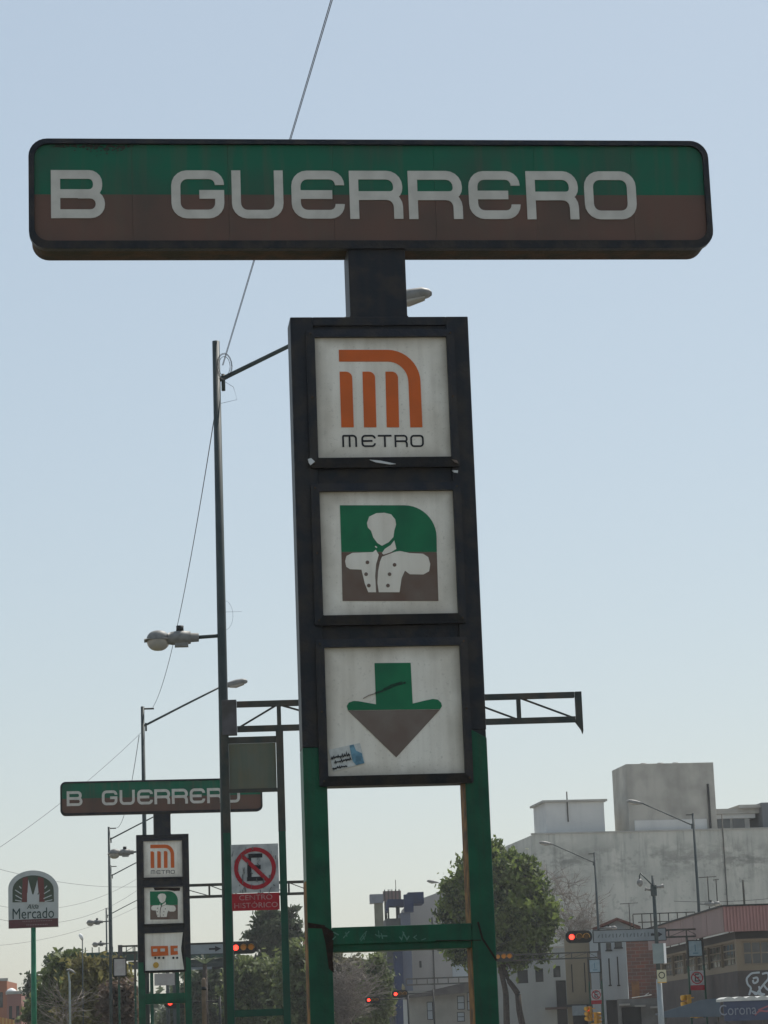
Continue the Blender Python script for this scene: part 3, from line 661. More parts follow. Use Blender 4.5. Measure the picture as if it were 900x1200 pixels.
def np_sign(label, p, rz, wd, group=None, hist=True, text=True):
    """no parking sign: white plate, red ring and bar, black E, red plate under it"""
    r = thing('no_parking_sign', label, 'road sign', p, rz, group or 'no parking signs'); h = wd * 1.02
    m = MB(); m.box(-wd / 2, wd / 2, 0, .012, 0, h); m.build('plate', M_signwhite, r)
    c = (0, h * .5); R_ = wd * .40
    m = MB(); m.stroke([(c[0] + R_ * math.cos(t), c[1] + R_ * math.sin(t)) for t in np.linspace(0, 2 * math.pi, 40)[:-1]], wd * .085, -.006, .001, True); m.build('ring', M_red, r)
    m = MB(); k = wd / .75
    for P in ([(-.10, .20), (.12, .20)], [(-.09, .165), (-.09, -.16)], [(-.045, .02), (.09, .02)], [(-.13, -.165), (.13, -.165)]):
        m.stroke([(c[0] + a * k, c[1] + b * k) for a, b in P], .065 * k, -.004 - .0003 * len(m.f), .001)
    m.build('letter', M_ink, r)
    m = MB(); m.stroke([(c[0] - R_ * .68, c[1] + R_ * .68), (c[0] + R_ * .68, c[1] - R_ * .68)], wd * .085, -.009, .001); m.build('slash', M_red, r)
    if text:
        m = MB()
        for k_ in range(46):
            a = random.uniform(-.46, .46) * wd; b = random.uniform(.05, .95) * h; dx = random.gauss(0, .02); dz = -abs(random.gauss(0, .03)) - .004; w_ = random.uniform(.004, .014)
            m.prism([(a, b), (a + w_, b + .006), (a + dx + w_ * .7, b + dz), (a + dx * .6, b + dz * 1.2 - .003)], -.0102 - .0001 * k_, .001)
        kind(m.build('grime_spot', mat('grime', (.12, .13, .13), .8), r), 'stuff')
    m = MB(); m.box(-wd / 2, wd / 2, .001, .012, -h * .36, -h * .01); rp = m.build('lower_plate', M_red if hist else M_grbrown, r)
    if text:
        text_mesh('lettering', 'CENTRO', wd * .155, mat('faded_plate_lettering', (.42, .24, .23), .6, (.30, .06, .06), 9, .7, lo=.5, hi=.65), rp, (0, -.002, -h * .10), sx=1.15)
        text_mesh('lettering', 'HISTÓRICO', wd * .155, MATS['faded_plate_lettering'], rp, (0, -.002, -h * .26), sx=1.15)
    return r
a0, z0 = G1P.loc(301, 1046.5)
p = G1P.o + G1P.d * (G_SEP / 2); np_sign('grimy no parking sign with red historic centre plate between the near gantry posts', (p.x, p.y - .08, z0), .06, G_SEP - .11)

def locate_gantry(u, v):
    """distance at which the arm top is seen at v"""
    lo, hi = 20., 500.
    for _ in range(50):
        D = (lo + hi) / 2
        if at(u, v, D).z < G_Z1: lo = D
        else: hi = D
    return at(u, v, D)
q = locate_gantry(176, 1037.5)
gantry('second sign gantry, its arm seen between the far metro sign and the near gantry', q.x, q.y, .06, board='none')
M_pale = mat('pale_sign_face', (0.40, 0.38, 0.36), .5, (0.33, 0.27, 0.26), 4, .6)
pq = Plane(q.x, q.y, .06)
b0 = pq.loc(188, 1155)[1]; b1 = pq.loc(188, 1141)[1]
m = MB(); m.box(.08, G_SEP - .08, -.09, -.07, b0, b1); m.build('sign_plate', M_pale).location = (q.x, q.y, 0)
o = bpy.data.objects['sign_plate']; o.rotation_euler = (0, 0, .06); tag(o, 'pale rectangular plate under the far metro sign between green posts', 'road sign')

# gantry with signal and street name panel, left
M_panelg = mat('street_name_panel', (0.24, 0.27, 0.28), .5, (0.18, 0.2, 0.21), 2, .6)
M_bluesign = mat('pale_blue_sign', (0.30, 0.40, 0.44), .5, (0.22, 0.3, 0.33), 5, .6)
def long_panel(label, pl, u0, u1, v0, v1, arrow_u, dy=-.12, group='street name panels on gantry arms', words=None):
    (x0, z1), (x1, z0) = pl.loc(u0, v0), pl.loc(u1, v1)
    pc = pl.o + pl.d * ((x0 + x1) / 2) + pl.n * dy
    r = thing('street_name_panel', label, 'street sign', (pc.x, pc.y, z0), pl.w, group)
    hw = (x1 - x0) / 2; h = z1 - z0
    m = MB(); m.box(-hw, hw, 0, .02, 0, h); m.build('panel', M_panelg, r)
    m = MB(); m.ring(rrect(-hw - .03, hw + .03, -.03, h + .03, .01, 1), rrect(-hw, hw, 0, h, .008, 1), -.02, .03); m.build('panel_frame', M_dark, r)
    xa = pl.loc(arrow_u, v0)[0] - (x0 + x1) / 2
    m = MB(); m.prism([(xa - .28, h * .4), (xa, h * .4), (xa, h * .2), (xa + .28, h * .5), (xa, h * .8), (xa, h * .6), (xa - .28, h * .6)], -.008, .001); m.build('arrow', M_ink, r)
    if words:
        m = MB()                                          # lettering too far away to read: short unreadable strokes
        for i in range(words):
            xx = -hw + .25 + i * .17; m.stroke([(xx, h * .35), (xx, h * .7)] if i % 3 else [(xx - .04, h * .4), (xx + .04, h * .65)], .05, -.006, .001)
        m.build('lettering', mat('grey_lettering', (.10, .12, .13), .6), r)
    return r
q = locate_gantry(139, 1108)
g3 = gantry('third sign gantry carrying a street name panel with arrow, left of centre', q.x, q.y, .07, board='none', ln=(at(275, 1110, q.y).x - q.x), tail=False)
pq = Plane(q.x, q.y, .07)
long_panel('grey street name panel with black arrow beside the red signal, left half', pq, 219, 268, 1107.5, 1117, 252, words=None)
a_, z_ = pq.loc(285.5, 1110.5); pc = pq.o + pq.d * a_
signal_h('horizontal signal showing red, seen through the near gantry posts', (pc.x, pc.y - .15, z_), .07, q.y, rest=M_amber)
(x0, z1), (x1, z0) = pq.loc(134, 1124), pq.loc(147.5, 1143)
r = thing('street_sign', 'pale grey framed sign under the footbridge, left of the far metro sign', 'street sign', (q.x + (x0 + x1) / 2, q.y - .1, z0), .07)
m = MB(); m.box(-(x1 - x0) / 2, (x1 - x0) / 2, 0, .02, 0, z1 - z0); m.build('plate', M_pale, r)
m = MB(); m.ring(rrect(-(x1 - x0) / 2 - .05, (x1 - x0) / 2 + .05, -.05, z1 - z0 + .05, .02, 1), rrect(-(x1 - x0) / 2, (x1 - x0) / 2, 0, z1 - z0, .01, 1), -.02, .03); m.build('frame', M_dark, r)

# second signal arm, dark, seen from behind
D4 = 170; pl = plane_at(222, D4, .07); p = pl.o
r = thing('mast_arm', 'dark mast arm left of the near gantry with a darkened signal', 'mast arm', (p.x, p.y, 0), .07)
za = pl.loc(235, 1132)[1]; x1 = pl.loc(250, 1132)[0]; xL = pl.loc(196, 1132)[0]
m = MB(); m.tube([(xL, .3, 0), (xL, .3, za)], .12, 10); m.build('mast', M_pole, r)
m = MB(); m.box(xL, x1 + .2, .2, .3, za - .06, za + .06); m.build('arm', M_pole, r)
m = MB(); m.box(0, x1 - .1, .1, .14, za - .24, za + .28); m.build('panel', M_panelg, r)
pp = pl.o + pl.d * pl.loc(258.5, 1132)[0]
signal_h('unlit dark horizontal signal left of the near gantry post', (pp.x, pp.y, za), .07, D4, red=False, s=.9, rest=M_dark, back=True)

# right hand gantries
def right_gantry(u_r, v, arm_u, label, blue_lab, np_lab, blue_uv, np_uv, np_w, panel_uv=None, sig_uv=None, sig_lab=None, lit=True, rz=.03, hist=True):
    q = locate_gantry(u_r, v); pl = Plane(q.x, q.y, rz)
    ln = -pl.loc(arm_u, v)[0]
    gantry(label, q.x, q.y, rz, d=-1, board='none', ln=ln, tail=False)
    (x0, z1), (x1, z0) = pl.loc(blue_uv[0], blue_uv[1]), pl.loc(blue_uv[2], blue_uv[3]); pc = pl.o + pl.d * (-G_SEP / 2)
    wd = G_SEP - .12; r = thing('street_sign', blue_lab, 'street sign', (pc.x, pc.y - .1, z0), rz, 'pale blue signs between gantry posts')
    m = MB(); m.box(-wd / 2, wd / 2, 0, .02, 0, z1 - z0); m.build('plate', M_bluesign, r)
    m = MB(); m.ring(rrect(-wd / 2 - .04, wd / 2 + .04, -.04, z1 - z0 + .04, .01, 1), rrect(-wd / 2, wd / 2, 0, z1 - z0, .01, 1), -.02, .03); m.build('frame', M_dark, r)
    m = MB(); h = z1 - z0
    m.stroke([(0, h * .3), (0, h * .75)], .05, -.004, .001); m.stroke([(-.12, h * .18), (.14, h * .18)], .05, -.005, .001); m.build('symbol', mat('sign_blue_ink', (.12, .22, .27), .5), r)
    z0 = pl.loc(np_uv[0], np_uv[1])[1]
    np_sign(np_lab, (pc.x, pc.y - .1, z0), rz, np_w, hist=hist, text=False)
    if panel_uv: long_panel(panel_uv[5], pl, *panel_uv[:5], dy=-.10, words=18)
    if sig_uv:
        a_, z_ = pl.loc(*sig_uv); pc = pl.o + pl.d * a_
        signal_h(sig_lab, (pc.x, pc.y - .15, z_), rz, q.y, red=lit, rest=M_amberdk if lit else M_amber, s=1.0)
    return q, pl
qa, pla = right_gantry(822, 1087.5, 694, 'sign gantry on the right carrying a long street name panel', 'pale blue sign high between the right gantry posts', 'small no parking sign below the blue sign, by the pink roofed building',
    (806, 1103, 821, 1120), (814, 1154.5), .66, (695, 780, 1091, 1101.5, 769, 'long grey street name panel right of the red signal'), (678, 1098), 'large horizontal signal showing red in front of the tan building')
qb, plb = right_gantry(703, 1114.5, 592, 'farther sign gantry whose arm crosses the big tree', 'pale blue sign in front of the tan building', 'small no parking sign in front of the tan and white buildings',
    (691, 1125, 706, 1139), (702, 1172), .62, None, (590, 1121), 'dark signal with amber lenses at the edge of the big tree', lit=False)
# vertical yellow signals at the right gantry feet
def signal_v(label, p, rz, lit=None, s=1.0):
    r = thing('traffic_signal', label, 'traffic signal', p, rz, 'yellow upright traffic signals')
    m = MB(); m.box(-.15 * s, .15 * s, -.1, .12, -.45 * s, .45 * s); m.build('case', M_sigyel, r, .03)
    for i, z in enumerate((.3, 0, -.3)):
        m = MB(); m.disc((0, z * s), .11 * s, -.13, -.1, 14); ln = m.build('lens', lit if (lit and i == 0) else M_amberdk, r)
        m = MB(); m.tube([(0, -.12, z * s + .02), (0, -.34, z * s + .0)], .13 * s, 12, smooth=True); m.v = m.v; m.build('visor', M_sigyel, ln)
    for z in (.3, -.3):
        m = MB(); m.tube([(.05, .12, z), (.35, .12, z)], .03, 6); m.build('bracket', M_sigyel, r)
    return r
def vs_at(u, v, D, label, rz, lit=None, s=1.0):
    p = at(u, v, D); return signal_v(label, p, rz, lit, s)
vs_at(806.5, 1177, qa.y - .4, 'bright yellow traffic signal turned left, on the right gantry', -1.2)
vs_at(817, 1184, qa.y - .3, 'dull yellow traffic signal turned away, right of the bright one', 2.2, s=.8)
vs_at(690.5, 1188, qb.y - .4, 'yellow traffic signal with red light beside the small no parking sign', -.7, M_redlit, .95)
vs_at(699, 1193, qb.y - .3, 'yellow traffic signal right of the red lit one, low', 2.3, s=.75)

# far gantry and red lights between the near sign's posts
pl = plane_at(550, 215, .03)
zt_ = pl.loc(515, 1146)[1]; zb_ = pl.loc(515, 1153)[1]; xl = pl.loc(476, 1150)[0]
r = thing('sign_gantry', 'distant lattice gantry arm seen between the green posts of the near metro sign', 'sign gantry', pl.o, .03, 'steel sign gantries')
for z in (zt_, zb_):
    m = MB(); m.box(xl, .3, -.05, .05, z - .06, z + .06); m.build('chord', M_steel, r)
for i in range(7):
    x = xl + (0 - xl) * i / 6; m = MB(); m.box(x - .04, x + .04, -.04, .04, zb_ + .061, zt_ - .061); m.build('upright', M_steel, r)
for x in (0.2, -.7):
    m = MB(); m.box(x - .07, x + .07, -.06, .06, 0, zb_ - .06); m.build('post', M_pole, r)
for (u, v, D, lab, s) in ((463.5, 1165, 145, 'distant red signal, right one of two between the green posts', .75), (432, 1172, 140, 'distant red signal, left one of two between the green posts', .65), (199.5, 1175, 112, 'distant red signal framed by the far metro sign posts', .9)):
    p = at(u, v, D); pp = p + Vector((.35 * s, 0, 0)); signal_h(lab, pp, .05, D, s=s, rest=M_amberdk)
    r = thing('mast_arm', 'dark mast arm holding the distant red light ' + ('at the blue tower' if u > 450 else 'among the brownish trees' if u > 300 else 'under the far metro sign'), 'mast arm', (p.x + 2.2, p.y + .3, 0), 0, 'masts of distant signals')
    m = MB(); m.tube([(0, 0, 0), (0, 0, p.z + .2)], .05, 8); m.build('mast', M_dark, r)
    m = MB(); m.tube([(0, 0, p.z), (-2.1 + (.0 if u < 440 else .3), 0, p.z)], .03, 6); m.build('arm', M_dark, r)

# ------------------------------------------------------------------ market sign on green pole
pm = plane_at(39, 70.0, .04)
r = thing('market_sign', 'arched white market sign with red and green leaves on a tall green pole', 'shop sign', (pm.o.x, pm.o.y, 0), .04)
cM = lambda pts: [pm.loc(a / 11.25, 1010 + b / 11.25) for a, b in pts]
arch = [(112, 880), (108, 360)] + [(438 + 332 * math.cos(t), 362 - 250 * math.sin(t)) for t in np.linspace(math.pi, 0, 18)][1:-1] + [(768, 350), (768, 855)]
m = MB(); m.prism(cM(arch), 0, .14); m.build('sign_body', mat('market_sign_white', (.44, .46, .45), .5, (.36, .38, .36), 4, .6), r)
field = [(165, 535), (165, 370)] + [(438 + 272 * math.cos(t), 372 - 195 * math.sin(t)) for t in np.linspace(math.pi, 0, 16)][1:-1] + [(708, 370), (712, 525)]
M_mg = mat('market_dark_green', (.055, .08, .055), .5, (.09, .085, .06), 9, .6); M_mr = mat('market_dark_red', (.16, .055, .05), .5, (.12, .05, .045), 9, .6)
M_mw = mat('market_white', (.46, .48, .47), .5)
m = MB(); m.prism(cM(field), -.006, .001); m.build('fan_field', M_mg, r)
m = MB(); m.prism(cM([(300, 215), (365, 195), (372, 420), (350, 530), (290, 530)]), -.010, -.005); m.prism(cM([(500, 200), (575, 215), (590, 528), (520, 528), (505, 400)]), -.010, -.005); m.build('red_leaf', M_mr, r)
m = MB()
for i, (a, b, c_, d_) in enumerate(((200, 370, 285, 425), (205, 440, 290, 490), (200, 505, 285, 520), (255, 320, 280, 350), (660, 370, 580, 420), (680, 440, 575, 485), (690, 500, 590, 522), (620, 315, 590, 350))):
    m.stroke(cM([(a, b), (c_, d_)]), .026, -.011 - .0003 * i, -.005)
m.build('leaf_stroke', M_mw, r)
for P in ([(375, 232), (392, 300), (432, 450), (400, 470), (362, 420)], [(492, 240), (478, 300), (437, 450), (470, 470), (508, 400)], [(358, 410), (380, 430), (520, 430), (512, 400), (516, 560), (358, 560)]):
    m = MB(); m.prism(cM(P), -.013 - .001 * len(P) * .3, -.005); m.build('white_flame', M_mw, r)
m = MB(); m.prism(cM([(116, 768), (764, 742), (768, 853), (116, 878)]), -.006, .001); band = m.build('lower_band', mat('market_band', (.12, .045, .05), .5, (.10, .06, .055), 12, .7), r)
for i, (t_, x, y, s_) in enumerate((('Mercado', 436, 685, .43), ('Alda', 430, 590, .20))):
    a, z = cM([(x, y)])[0]; text_mesh('lettering', t_, s_, mat('market_lettering', (.035, .06, .055), .5), r, (a, -.004, z), sx=.78 if i == 0 else .9, shear=0 if i == 0 else .3, extrude=.004)
m = MB()
for k in range(18):
    x = 300 + k * 22; m.stroke(cM([(x, 785 - k * .8), (x + 9, 785 - k * .8)]), .03, -.008, -.004)
for k in range(13):
    x = 350 + k * 22; m.stroke(cM([(x, 832 - k * .8), (x + 12, 832 - k * .8)]), .03, -.008, -.004)
m.build('small_lettering', mat('band_ink', (.26, .18, .18), .6), band)
m = MB(); a0 = cM([(437, 870)])[0]; m.tube([(a0[0], .07, 0), (a0[0], .07, a0[1] + .05)], [.09, .068], 12); m.build('pole', mat('bright_green_pole', (.03, .17, .09), .45, (.02, .10, .06), 3, .6), r)

# ------------------------------------------------------------------ overhead cables
def cable(label, a, b, sag, rad=.01, n=24, twin=0.0, group='overhead cables'):
    a = Vector(a); b = Vector(b); m = MB()
    for k in ((0,) if not twin else (-1, 1)):
        P = []
        for i in range(n + 1):
            t = i / n; p = a.lerp(b, t); p.z -= 4 * sag * t * (1 - t); p.x += k * twin; P.append(p)
        m.tube(P, rad, 6)
    m.M = None
    o = m.build('overhead_cable', M_cable); tag(o, label, 'cable', group); return o
topA = at(261, 428, LA)
_e = topA + (at(387, 0, 22) - topA) * (44 / 14)
cable('thick overhead cable running from the tallest lamp up past the near name board', topA, _e, .05, .0045, twin=.007)
cable('slack cable from the tallest lamp down to the second lamp', at(253.5, 474, LA), at(179, 829, PB.y), .75, .007)
cable('cable from the second lamp down to the third lamp', at(163, 862, PB.y), at(137, 970, PC.y), .7, .010)
cable('faint cable crossing left of the second lamp down to the photo edge', at(166, 858, PB.y), at(-60, 1031, 62), .25, .0055)
for i, (a, b, sg, lb) in enumerate((((-20, 1013, 100), (165, 1039, 120), .3, 'faint cable passing behind the market sign top'), ((-20, 1057, 120), (165, 1027, 130), .9, 'faint cable crossing between market sign and third lamp'),
        ((-20, 1072, 110), (168, 1038, 125), 1.0, 'faint cable behind the market sign just above its red band'), ((-20, 1109, 120), (168, 1059, 140), .5, 'lowest faint cable on the left, crossing the market sign pole'))):
    cable(lb, at(*a), at(*b), sg, .007)
cable('thin cable sloping off the pink roofed building past the right lamp', at(790, 1056, 128), at(960, 1045, 120), .2, .012)

# ------------------------------------------------------------------ buildings
def wall(root, name, pl, rects_out, holes, material, z0=0.0, depth=.18, y=0.0):
    """front wall (x0, x1, z1) on plane pl with real openings; holes (x0, x1, z0, z1)"""
    x0, x1, z1 = rects_out; R_ = Vector(root.location)
    m = MB(pl.mat(R_))
    xs = sorted({x0, x1, *[h[0] for h in holes], *[h[1] for h in holes]}); zs = sorted({z0, z1, *[h[2] for h in holes], *[h[3] for h in holes]})
    xs = [x for x in xs if x0 - 1e-6 <= x <= x1 + 1e-6]; zs = [z for z in zs if z0 - 1e-6 <= z <= z1 + 1e-6]
    for i in range(len(xs) - 1):
        for j in range(len(zs) - 1):
            cx = (xs[i] + xs[i + 1]) / 2; cz = (zs[j] + zs[j + 1]) / 2
            if any(h[0] < cx < h[1] and h[2] < cz < h[3] for h in holes): continue
            m.quad([(xs[i], y, zs[j]), (xs[i + 1], y, zs[j]), (xs[i + 1], y, zs[j + 1]), (xs[i], y, zs[j + 1])])
    for a, b, c, d in holes:
        m.quad([(a, y, c), (a, y, d), (a, y + depth, d), (a, y + depth, c)]); m.quad([(b, y, d), (b, y, c), (b, y + depth, c), (b, y + depth, d)])
        m.quad([(a, y, c), (a, y + depth, c), (b, y + depth, c), (b, y, c)]); m.quad([(a, y, d), (b, y, d), (b, y + depth, d), (a, y + depth, d)])
    return m.build(name, material, root)
def window(root, pl, h, nx=1, nz=1, frame=None, pane=M_pane, fr=.05, sill=False, y=.0, depth=.18):
    a, b, c, d = h; R_ = Vector(root.location); fm = frame or M_steel
    m = MB(pl.mat(R_)); yy = y + depth * .55
    m.ring(rrect(a + .004, b - .004, c + .004, d - .004, .003, 1), rrect(a + fr, b - fr, c + fr, d - fr, .003, 1), yy, yy + .05)
    w_ = m.build('window', fm, root)
    if nx > 1 or nz > 1:
        m = MB(pl.mat(R_))
        for i in range(1, nx): x = a + (b - a) * i / nx; m.box(x - fr * .4, x + fr * .4, yy + .001, yy + .045, c + fr, d - fr)
        for j in range(1, nz): z = c + (d - c) * j / nz; m.box(a + fr, b - fr, yy + .003, yy + .041, z - fr * .4, z + fr * .4)
        m.build('glazing_bar', fm, w_)
    m = MB(pl.mat(R_)); m.box(a + fr * .5, b - fr * .5, yy + .02, yy + .03, c + fr * .5, d - fr * .5); m.build('pane', pane, w_)
    if sill: m = MB(pl.mat(R_)); m.box(a - .05, b + .05, y - .08, y + .02, c - .08, c - .003); m.build('sill', fm, w_)
    return w_
def body(root, pl, x0, x1, z1, depth, material, z0=0.0, y0=.0, name='side_wall', front=False):
    m = MB(pl.mat(Vector(root.location)))
    m.quad([(x0, y0, z0), (x0, y0, z1), (x0, depth, z1), (x0, depth, z0)]); m.quad([(x1, y0, z0), (x1, depth, z0), (x1, depth, z1), (x1, y0, z1)])
    m.quad([(x0, depth, z0), (x0, depth, z1), (x1, depth, z1), (x1, depth, z0)]); m.quad([(x0, y0, z1), (x1, y0, z1), (x1, depth, z1), (x0, depth, z1)])
    if front: m.quad([(x0, y0, z0), (x1, y0, z0), (x1, y0, z1), (x0, y0, z1)])
    return m.build(name, material, root)
def pbox(root, name, pl, x0, x1, y0, y1, z0, z1, material, parent=None, bevel=0.0):
    m = MB(pl.mat(Vector(root.location))); m.box(x0, x1, y0, y1, z0, z1); return m.build(name, material, parent or root, bevel)

def conc(name, c, c2, st, scale=.35, amt=.8, samt=.5):
    return mat(name, c, .85, c2, scale, amt, bump=.4, bscale=3, streak=st, sscale=(.9, .9, .12), samt=samt, fine=.15)
def stained_wall(name, zc):
    m = conc(name, (.50, .495, .445), (.38, .385, .35), (.30, .31, .285), .28, .9, .6); t = m.node_tree; L = t.links.new; b = t.nodes['Principled BSDF']
    src = b.inputs['Base Color'].links[0].from_socket; tc = next(n for n in t.nodes if n.type == 'TEX_COORD')
    def blot(sc, lo, hi, amt, c, band=None, src=None):
        n = t.nodes.new('ShaderNodeTexNoise'); n.inputs['Scale'].default_value = 1; n.inputs['Detail'].default_value = 8; n.inputs['Roughness'].default_value = .65
        mp = t.nodes.new('ShaderNodeMapping'); mp.inputs['Scale'].default_value = sc; L(tc.outputs['Object'], mp.inputs[0]); L(mp.outputs[0], n.inputs['Vector'])
        r = t.nodes.new('ShaderNodeMapRange'); r.inputs[1].default_value = lo; r.inputs[2].default_value = hi; r.inputs[4].default_value = amt; L(n.outputs[0], r.inputs[0]); f = r.outputs[0]
        if band:
            sp = t.nodes.new('ShaderNodeSeparateXYZ'); L(tc.outputs['Object'], sp.inputs[0]); d = t.nodes.new('ShaderNodeMath'); d.operation = 'SUBTRACT'; L(sp.outputs[2], d.inputs[0]); d.inputs[1].default_value = band[0]
            a = t.nodes.new('ShaderNodeMath'); a.operation = 'ABSOLUTE'; L(d.outputs[0], a.inputs[0]); q = t.nodes.new('ShaderNodeMapRange'); q.inputs[1].default_value = 0; q.inputs[2].default_value = band[1]; q.inputs[3].default_value = 1; q.inputs[4].default_value = 0; L(a.outputs[0], q.inputs[0])
            u = t.nodes.new('ShaderNodeMath'); u.operation = 'MULTIPLY'; L(f, u.inputs[0]); L(q.outputs[0], u.inputs[1]); f = u.outputs[0]
        mx = t.nodes.new('ShaderNodeMix'); mx.data_type = 'RGBA'; L(f, mx.inputs[0]); L(src, mx.inputs[6]); mx.inputs[7].default_value = (*c, 1); return mx.outputs[2]
    src = blot((.5, .5, 1.0), .45, .58, .9, (.15, .155, .14), (zc - 2.0, 1.7), src)
    src = blot((2.2, 2.2, .22), .50, .66, .6, (.16, .17, .155), (zc - 1.5, 7), src)
    src = blot((1.6, 1.6, 1.4), .56, .66, .75, (.2, .21, .19), (zc - 4.5, 6), src)
    src = blot((.25, .25, .5), .5, .62, .5, (.45, .445, .40), None, src)
    L(src, b.inputs['Base Color']); return m
M_gwall = stained_wall('stained_grey_render', at(700, 978, 190).z)
M_gwall_old = conc('weathered_grey_render', (.42, .42, .385), (.25, .265, .25), (.20, .215, .20), .28, .95, .75)
M_gwall2 = conc('grey_tower_render', (.40, .385, .345), (.29, .28, .25), (.2, .2, .18), .7, .9, .6)
M_shed = conc('pale_rooftop_render', (.56, .56, .54), (.47, .475, .465), (.32, .33, .33), .5, .6, .4)
M_trim = conc('concrete_trim', (.38, .37, .34), (.30, .29, .26), (.2, .2, .18), 1)

# big grey blank-walled building
PG = plane_at(632, 190, .15)
BG = thing('grey_building', 'big grey building with blank stained wall and concrete rooftop tower', 'building', PG.o)
zr = PG.loc(632, 978)[1]; xr = PG.loc(980, 975)[0]
wall(BG, 'wall', PG, (0, xr, zr), [], M_gwall)
body(BG, PG, 0, xr, zr - .02, 12.5, M_gwall)
pbox(BG, 'parapet', PG, -.06, xr, -.06, .25, zr, zr + .12, M_trim)
a0, z1 = PG.loc(642, 939); a1, _ = PG.loc(711, 941)
m = MB(PG.mat(PG.o)); m.box(a0, a1, 1.0, 5.6, zr + .0, z1); sh_ = m.build('roof_shed', M_shed, BG)
m = MB(PG.mat(PG.o)); m.box(a0 - .25, a1 + .25, .8, 5.8, z1 + .002, z1 + .16); m.build('shed_roof', M_trim, sh_)
m = MB(PG.mat(PG.o)); xp = (a0 + a1) / 2 - .6; m.tube([(xp, .9, zr + 1.0), (xp, .9, z1 + .8)], .05, 6); m.build('vent_pipe', M_steel, sh_)
a0, z1 = PG.loc(735, 894.5); a1, _ = PG.loc(838, 894.5)
ztw = z1
M_b = MB(PG.mat(PG.o)); M_b.box(a0, a1, .5, 5.2, zr + .0, ztw); tw = M_b.build('roof_tower', M_gwall2, BG, .04)
ar_, _ = PG.loc(829, 900)
m = MB(PG.mat(PG.o)); m.box(ar_, ar_ + .14, .35, .5, zr + .2, PG.loc(829, 918)[1]); m.build('downpipe', M_dark, tw)
al_, zl_ = PG.loc(745, 961); m = MB(PG.mat(PG.o)); m.box(al_, ar_ - .2, .42, .5, zr + .13, zl_); m.build('lower_band', M_shed, tw)
for u in (763, 783, 801):
    x_, z_ = PG.loc(u, 893); m = MB(PG.mat(PG.o)); m.tube([(x_, 2.5, ztw - .02), (x_, 2.5, ztw + .12), (x_, 2.5, ztw + .25)], [.5, .52, .2], 14); m.build('tank_hatch', M_dark, tw)
# penthouse on the right
a0, z1 = PG.loc(840, 945); a1, _ = PG.loc(886, 945); a2, _ = PG.loc(897, 945)
ph = pbox(BG, 'penthouse', PG, a0, a1, 2.0, 6, zr, z1 - .8, M_trim)
pbox(BG, 'fascia', PG, a0 - .02, a2, 1.7, 6.2, z1 - .45, z1 - .05, M_trim, ph); pbox(BG, 'soffit_band', PG, a0 - .05, a2 - .3, 1.9, 6.1, z1 - .799, z1 - .453, M_shed, ph)
pbox(BG, 'roof_slab', PG, PG.loc(872, 945)[0], a2 + 2, 1.3, 6.5, z1 - .049, z1 + .2, M_trim, ph)
for u0, u1 in ((849, 864), (867, 881)):
    xx0, xx1 = PG.loc(u0, 965)[0], PG.loc(u1, 965)[0]; pbox(BG, 'window', PG, xx0, xx1, 1.93, 1.99, zr + .14, z1 - .83, M_pane, ph)
pbox(BG, 'side_block', PG, PG.loc(897.5, 950)[0], xr, 1.0, 6.6, zr, PG.loc(899, 939)[1], mat('dark_block', (.12, .13, .14), .8), ph)
m = MB(PG.mat(PG.o)); xq = PG.loc(847, 980)[0]; m.tube([(xq, -.1, 4), (xq, -.1, zr + 1.2)], .045, 6); m.build('conduit', M_steel, BG)
# lighter left return of the wall, lower roof left
# white-grey building with three square windows
M_lg = conc('pale_grey_wall', (.28, .295, .285), (.24, .25, .245), (.18, .19, .19), .8, .6, .4)
PW = plane_at(598, 172, -.10)
BW = thing('low_building', 'pale grey low building with three dark square windows behind the big tree', 'building', PW.o)
wx1 = PW.loc(664, 1150)[0]; wz = PW.loc(630, 1112)[1]
hs_ = []
for u0, u1, v0, v1 in ((606, 619, 1137, 1152), (627, 637, 1135, 1150.5), (648, 657, 1132, 1145)):
    (a, d_), (b, c) = PW.loc(u0, v0), PW.loc(u1, v1); hs_.append((a, b, c, d_))
(a, d_), (b, _) = PW.loc(651, 1149), PW.loc(663, 1149); door = (a, b, 0.0, d_)
wall(BW, 'wall', PW, (-2, wx1, wz), hs_ + [door], M_lg)
for h in hs_: window(BW, PW, h, 2, 1, M_dark)
pbox(BW, 'door', PW, a + .02, b - .02, .1, .16, 0, d_ - .02, M_dark)
body(BW, PW, -2, wx1, wz - .01, 8, M_lg); pbox(BW, 'parapet', PW, -2.05, wx1 + .05, -.05, .2, wz, wz + .12, M_trim)
aw = pbox(BW, 'awning', PW, PW.loc(640, 1180)[0], PW.loc(672, 1180)[0], -1.6, -.01, PW.loc(650, 1183)[1], PW.loc(650, 1180.5)[1], mat('awning_brown', (.07, .05, .045), .7))

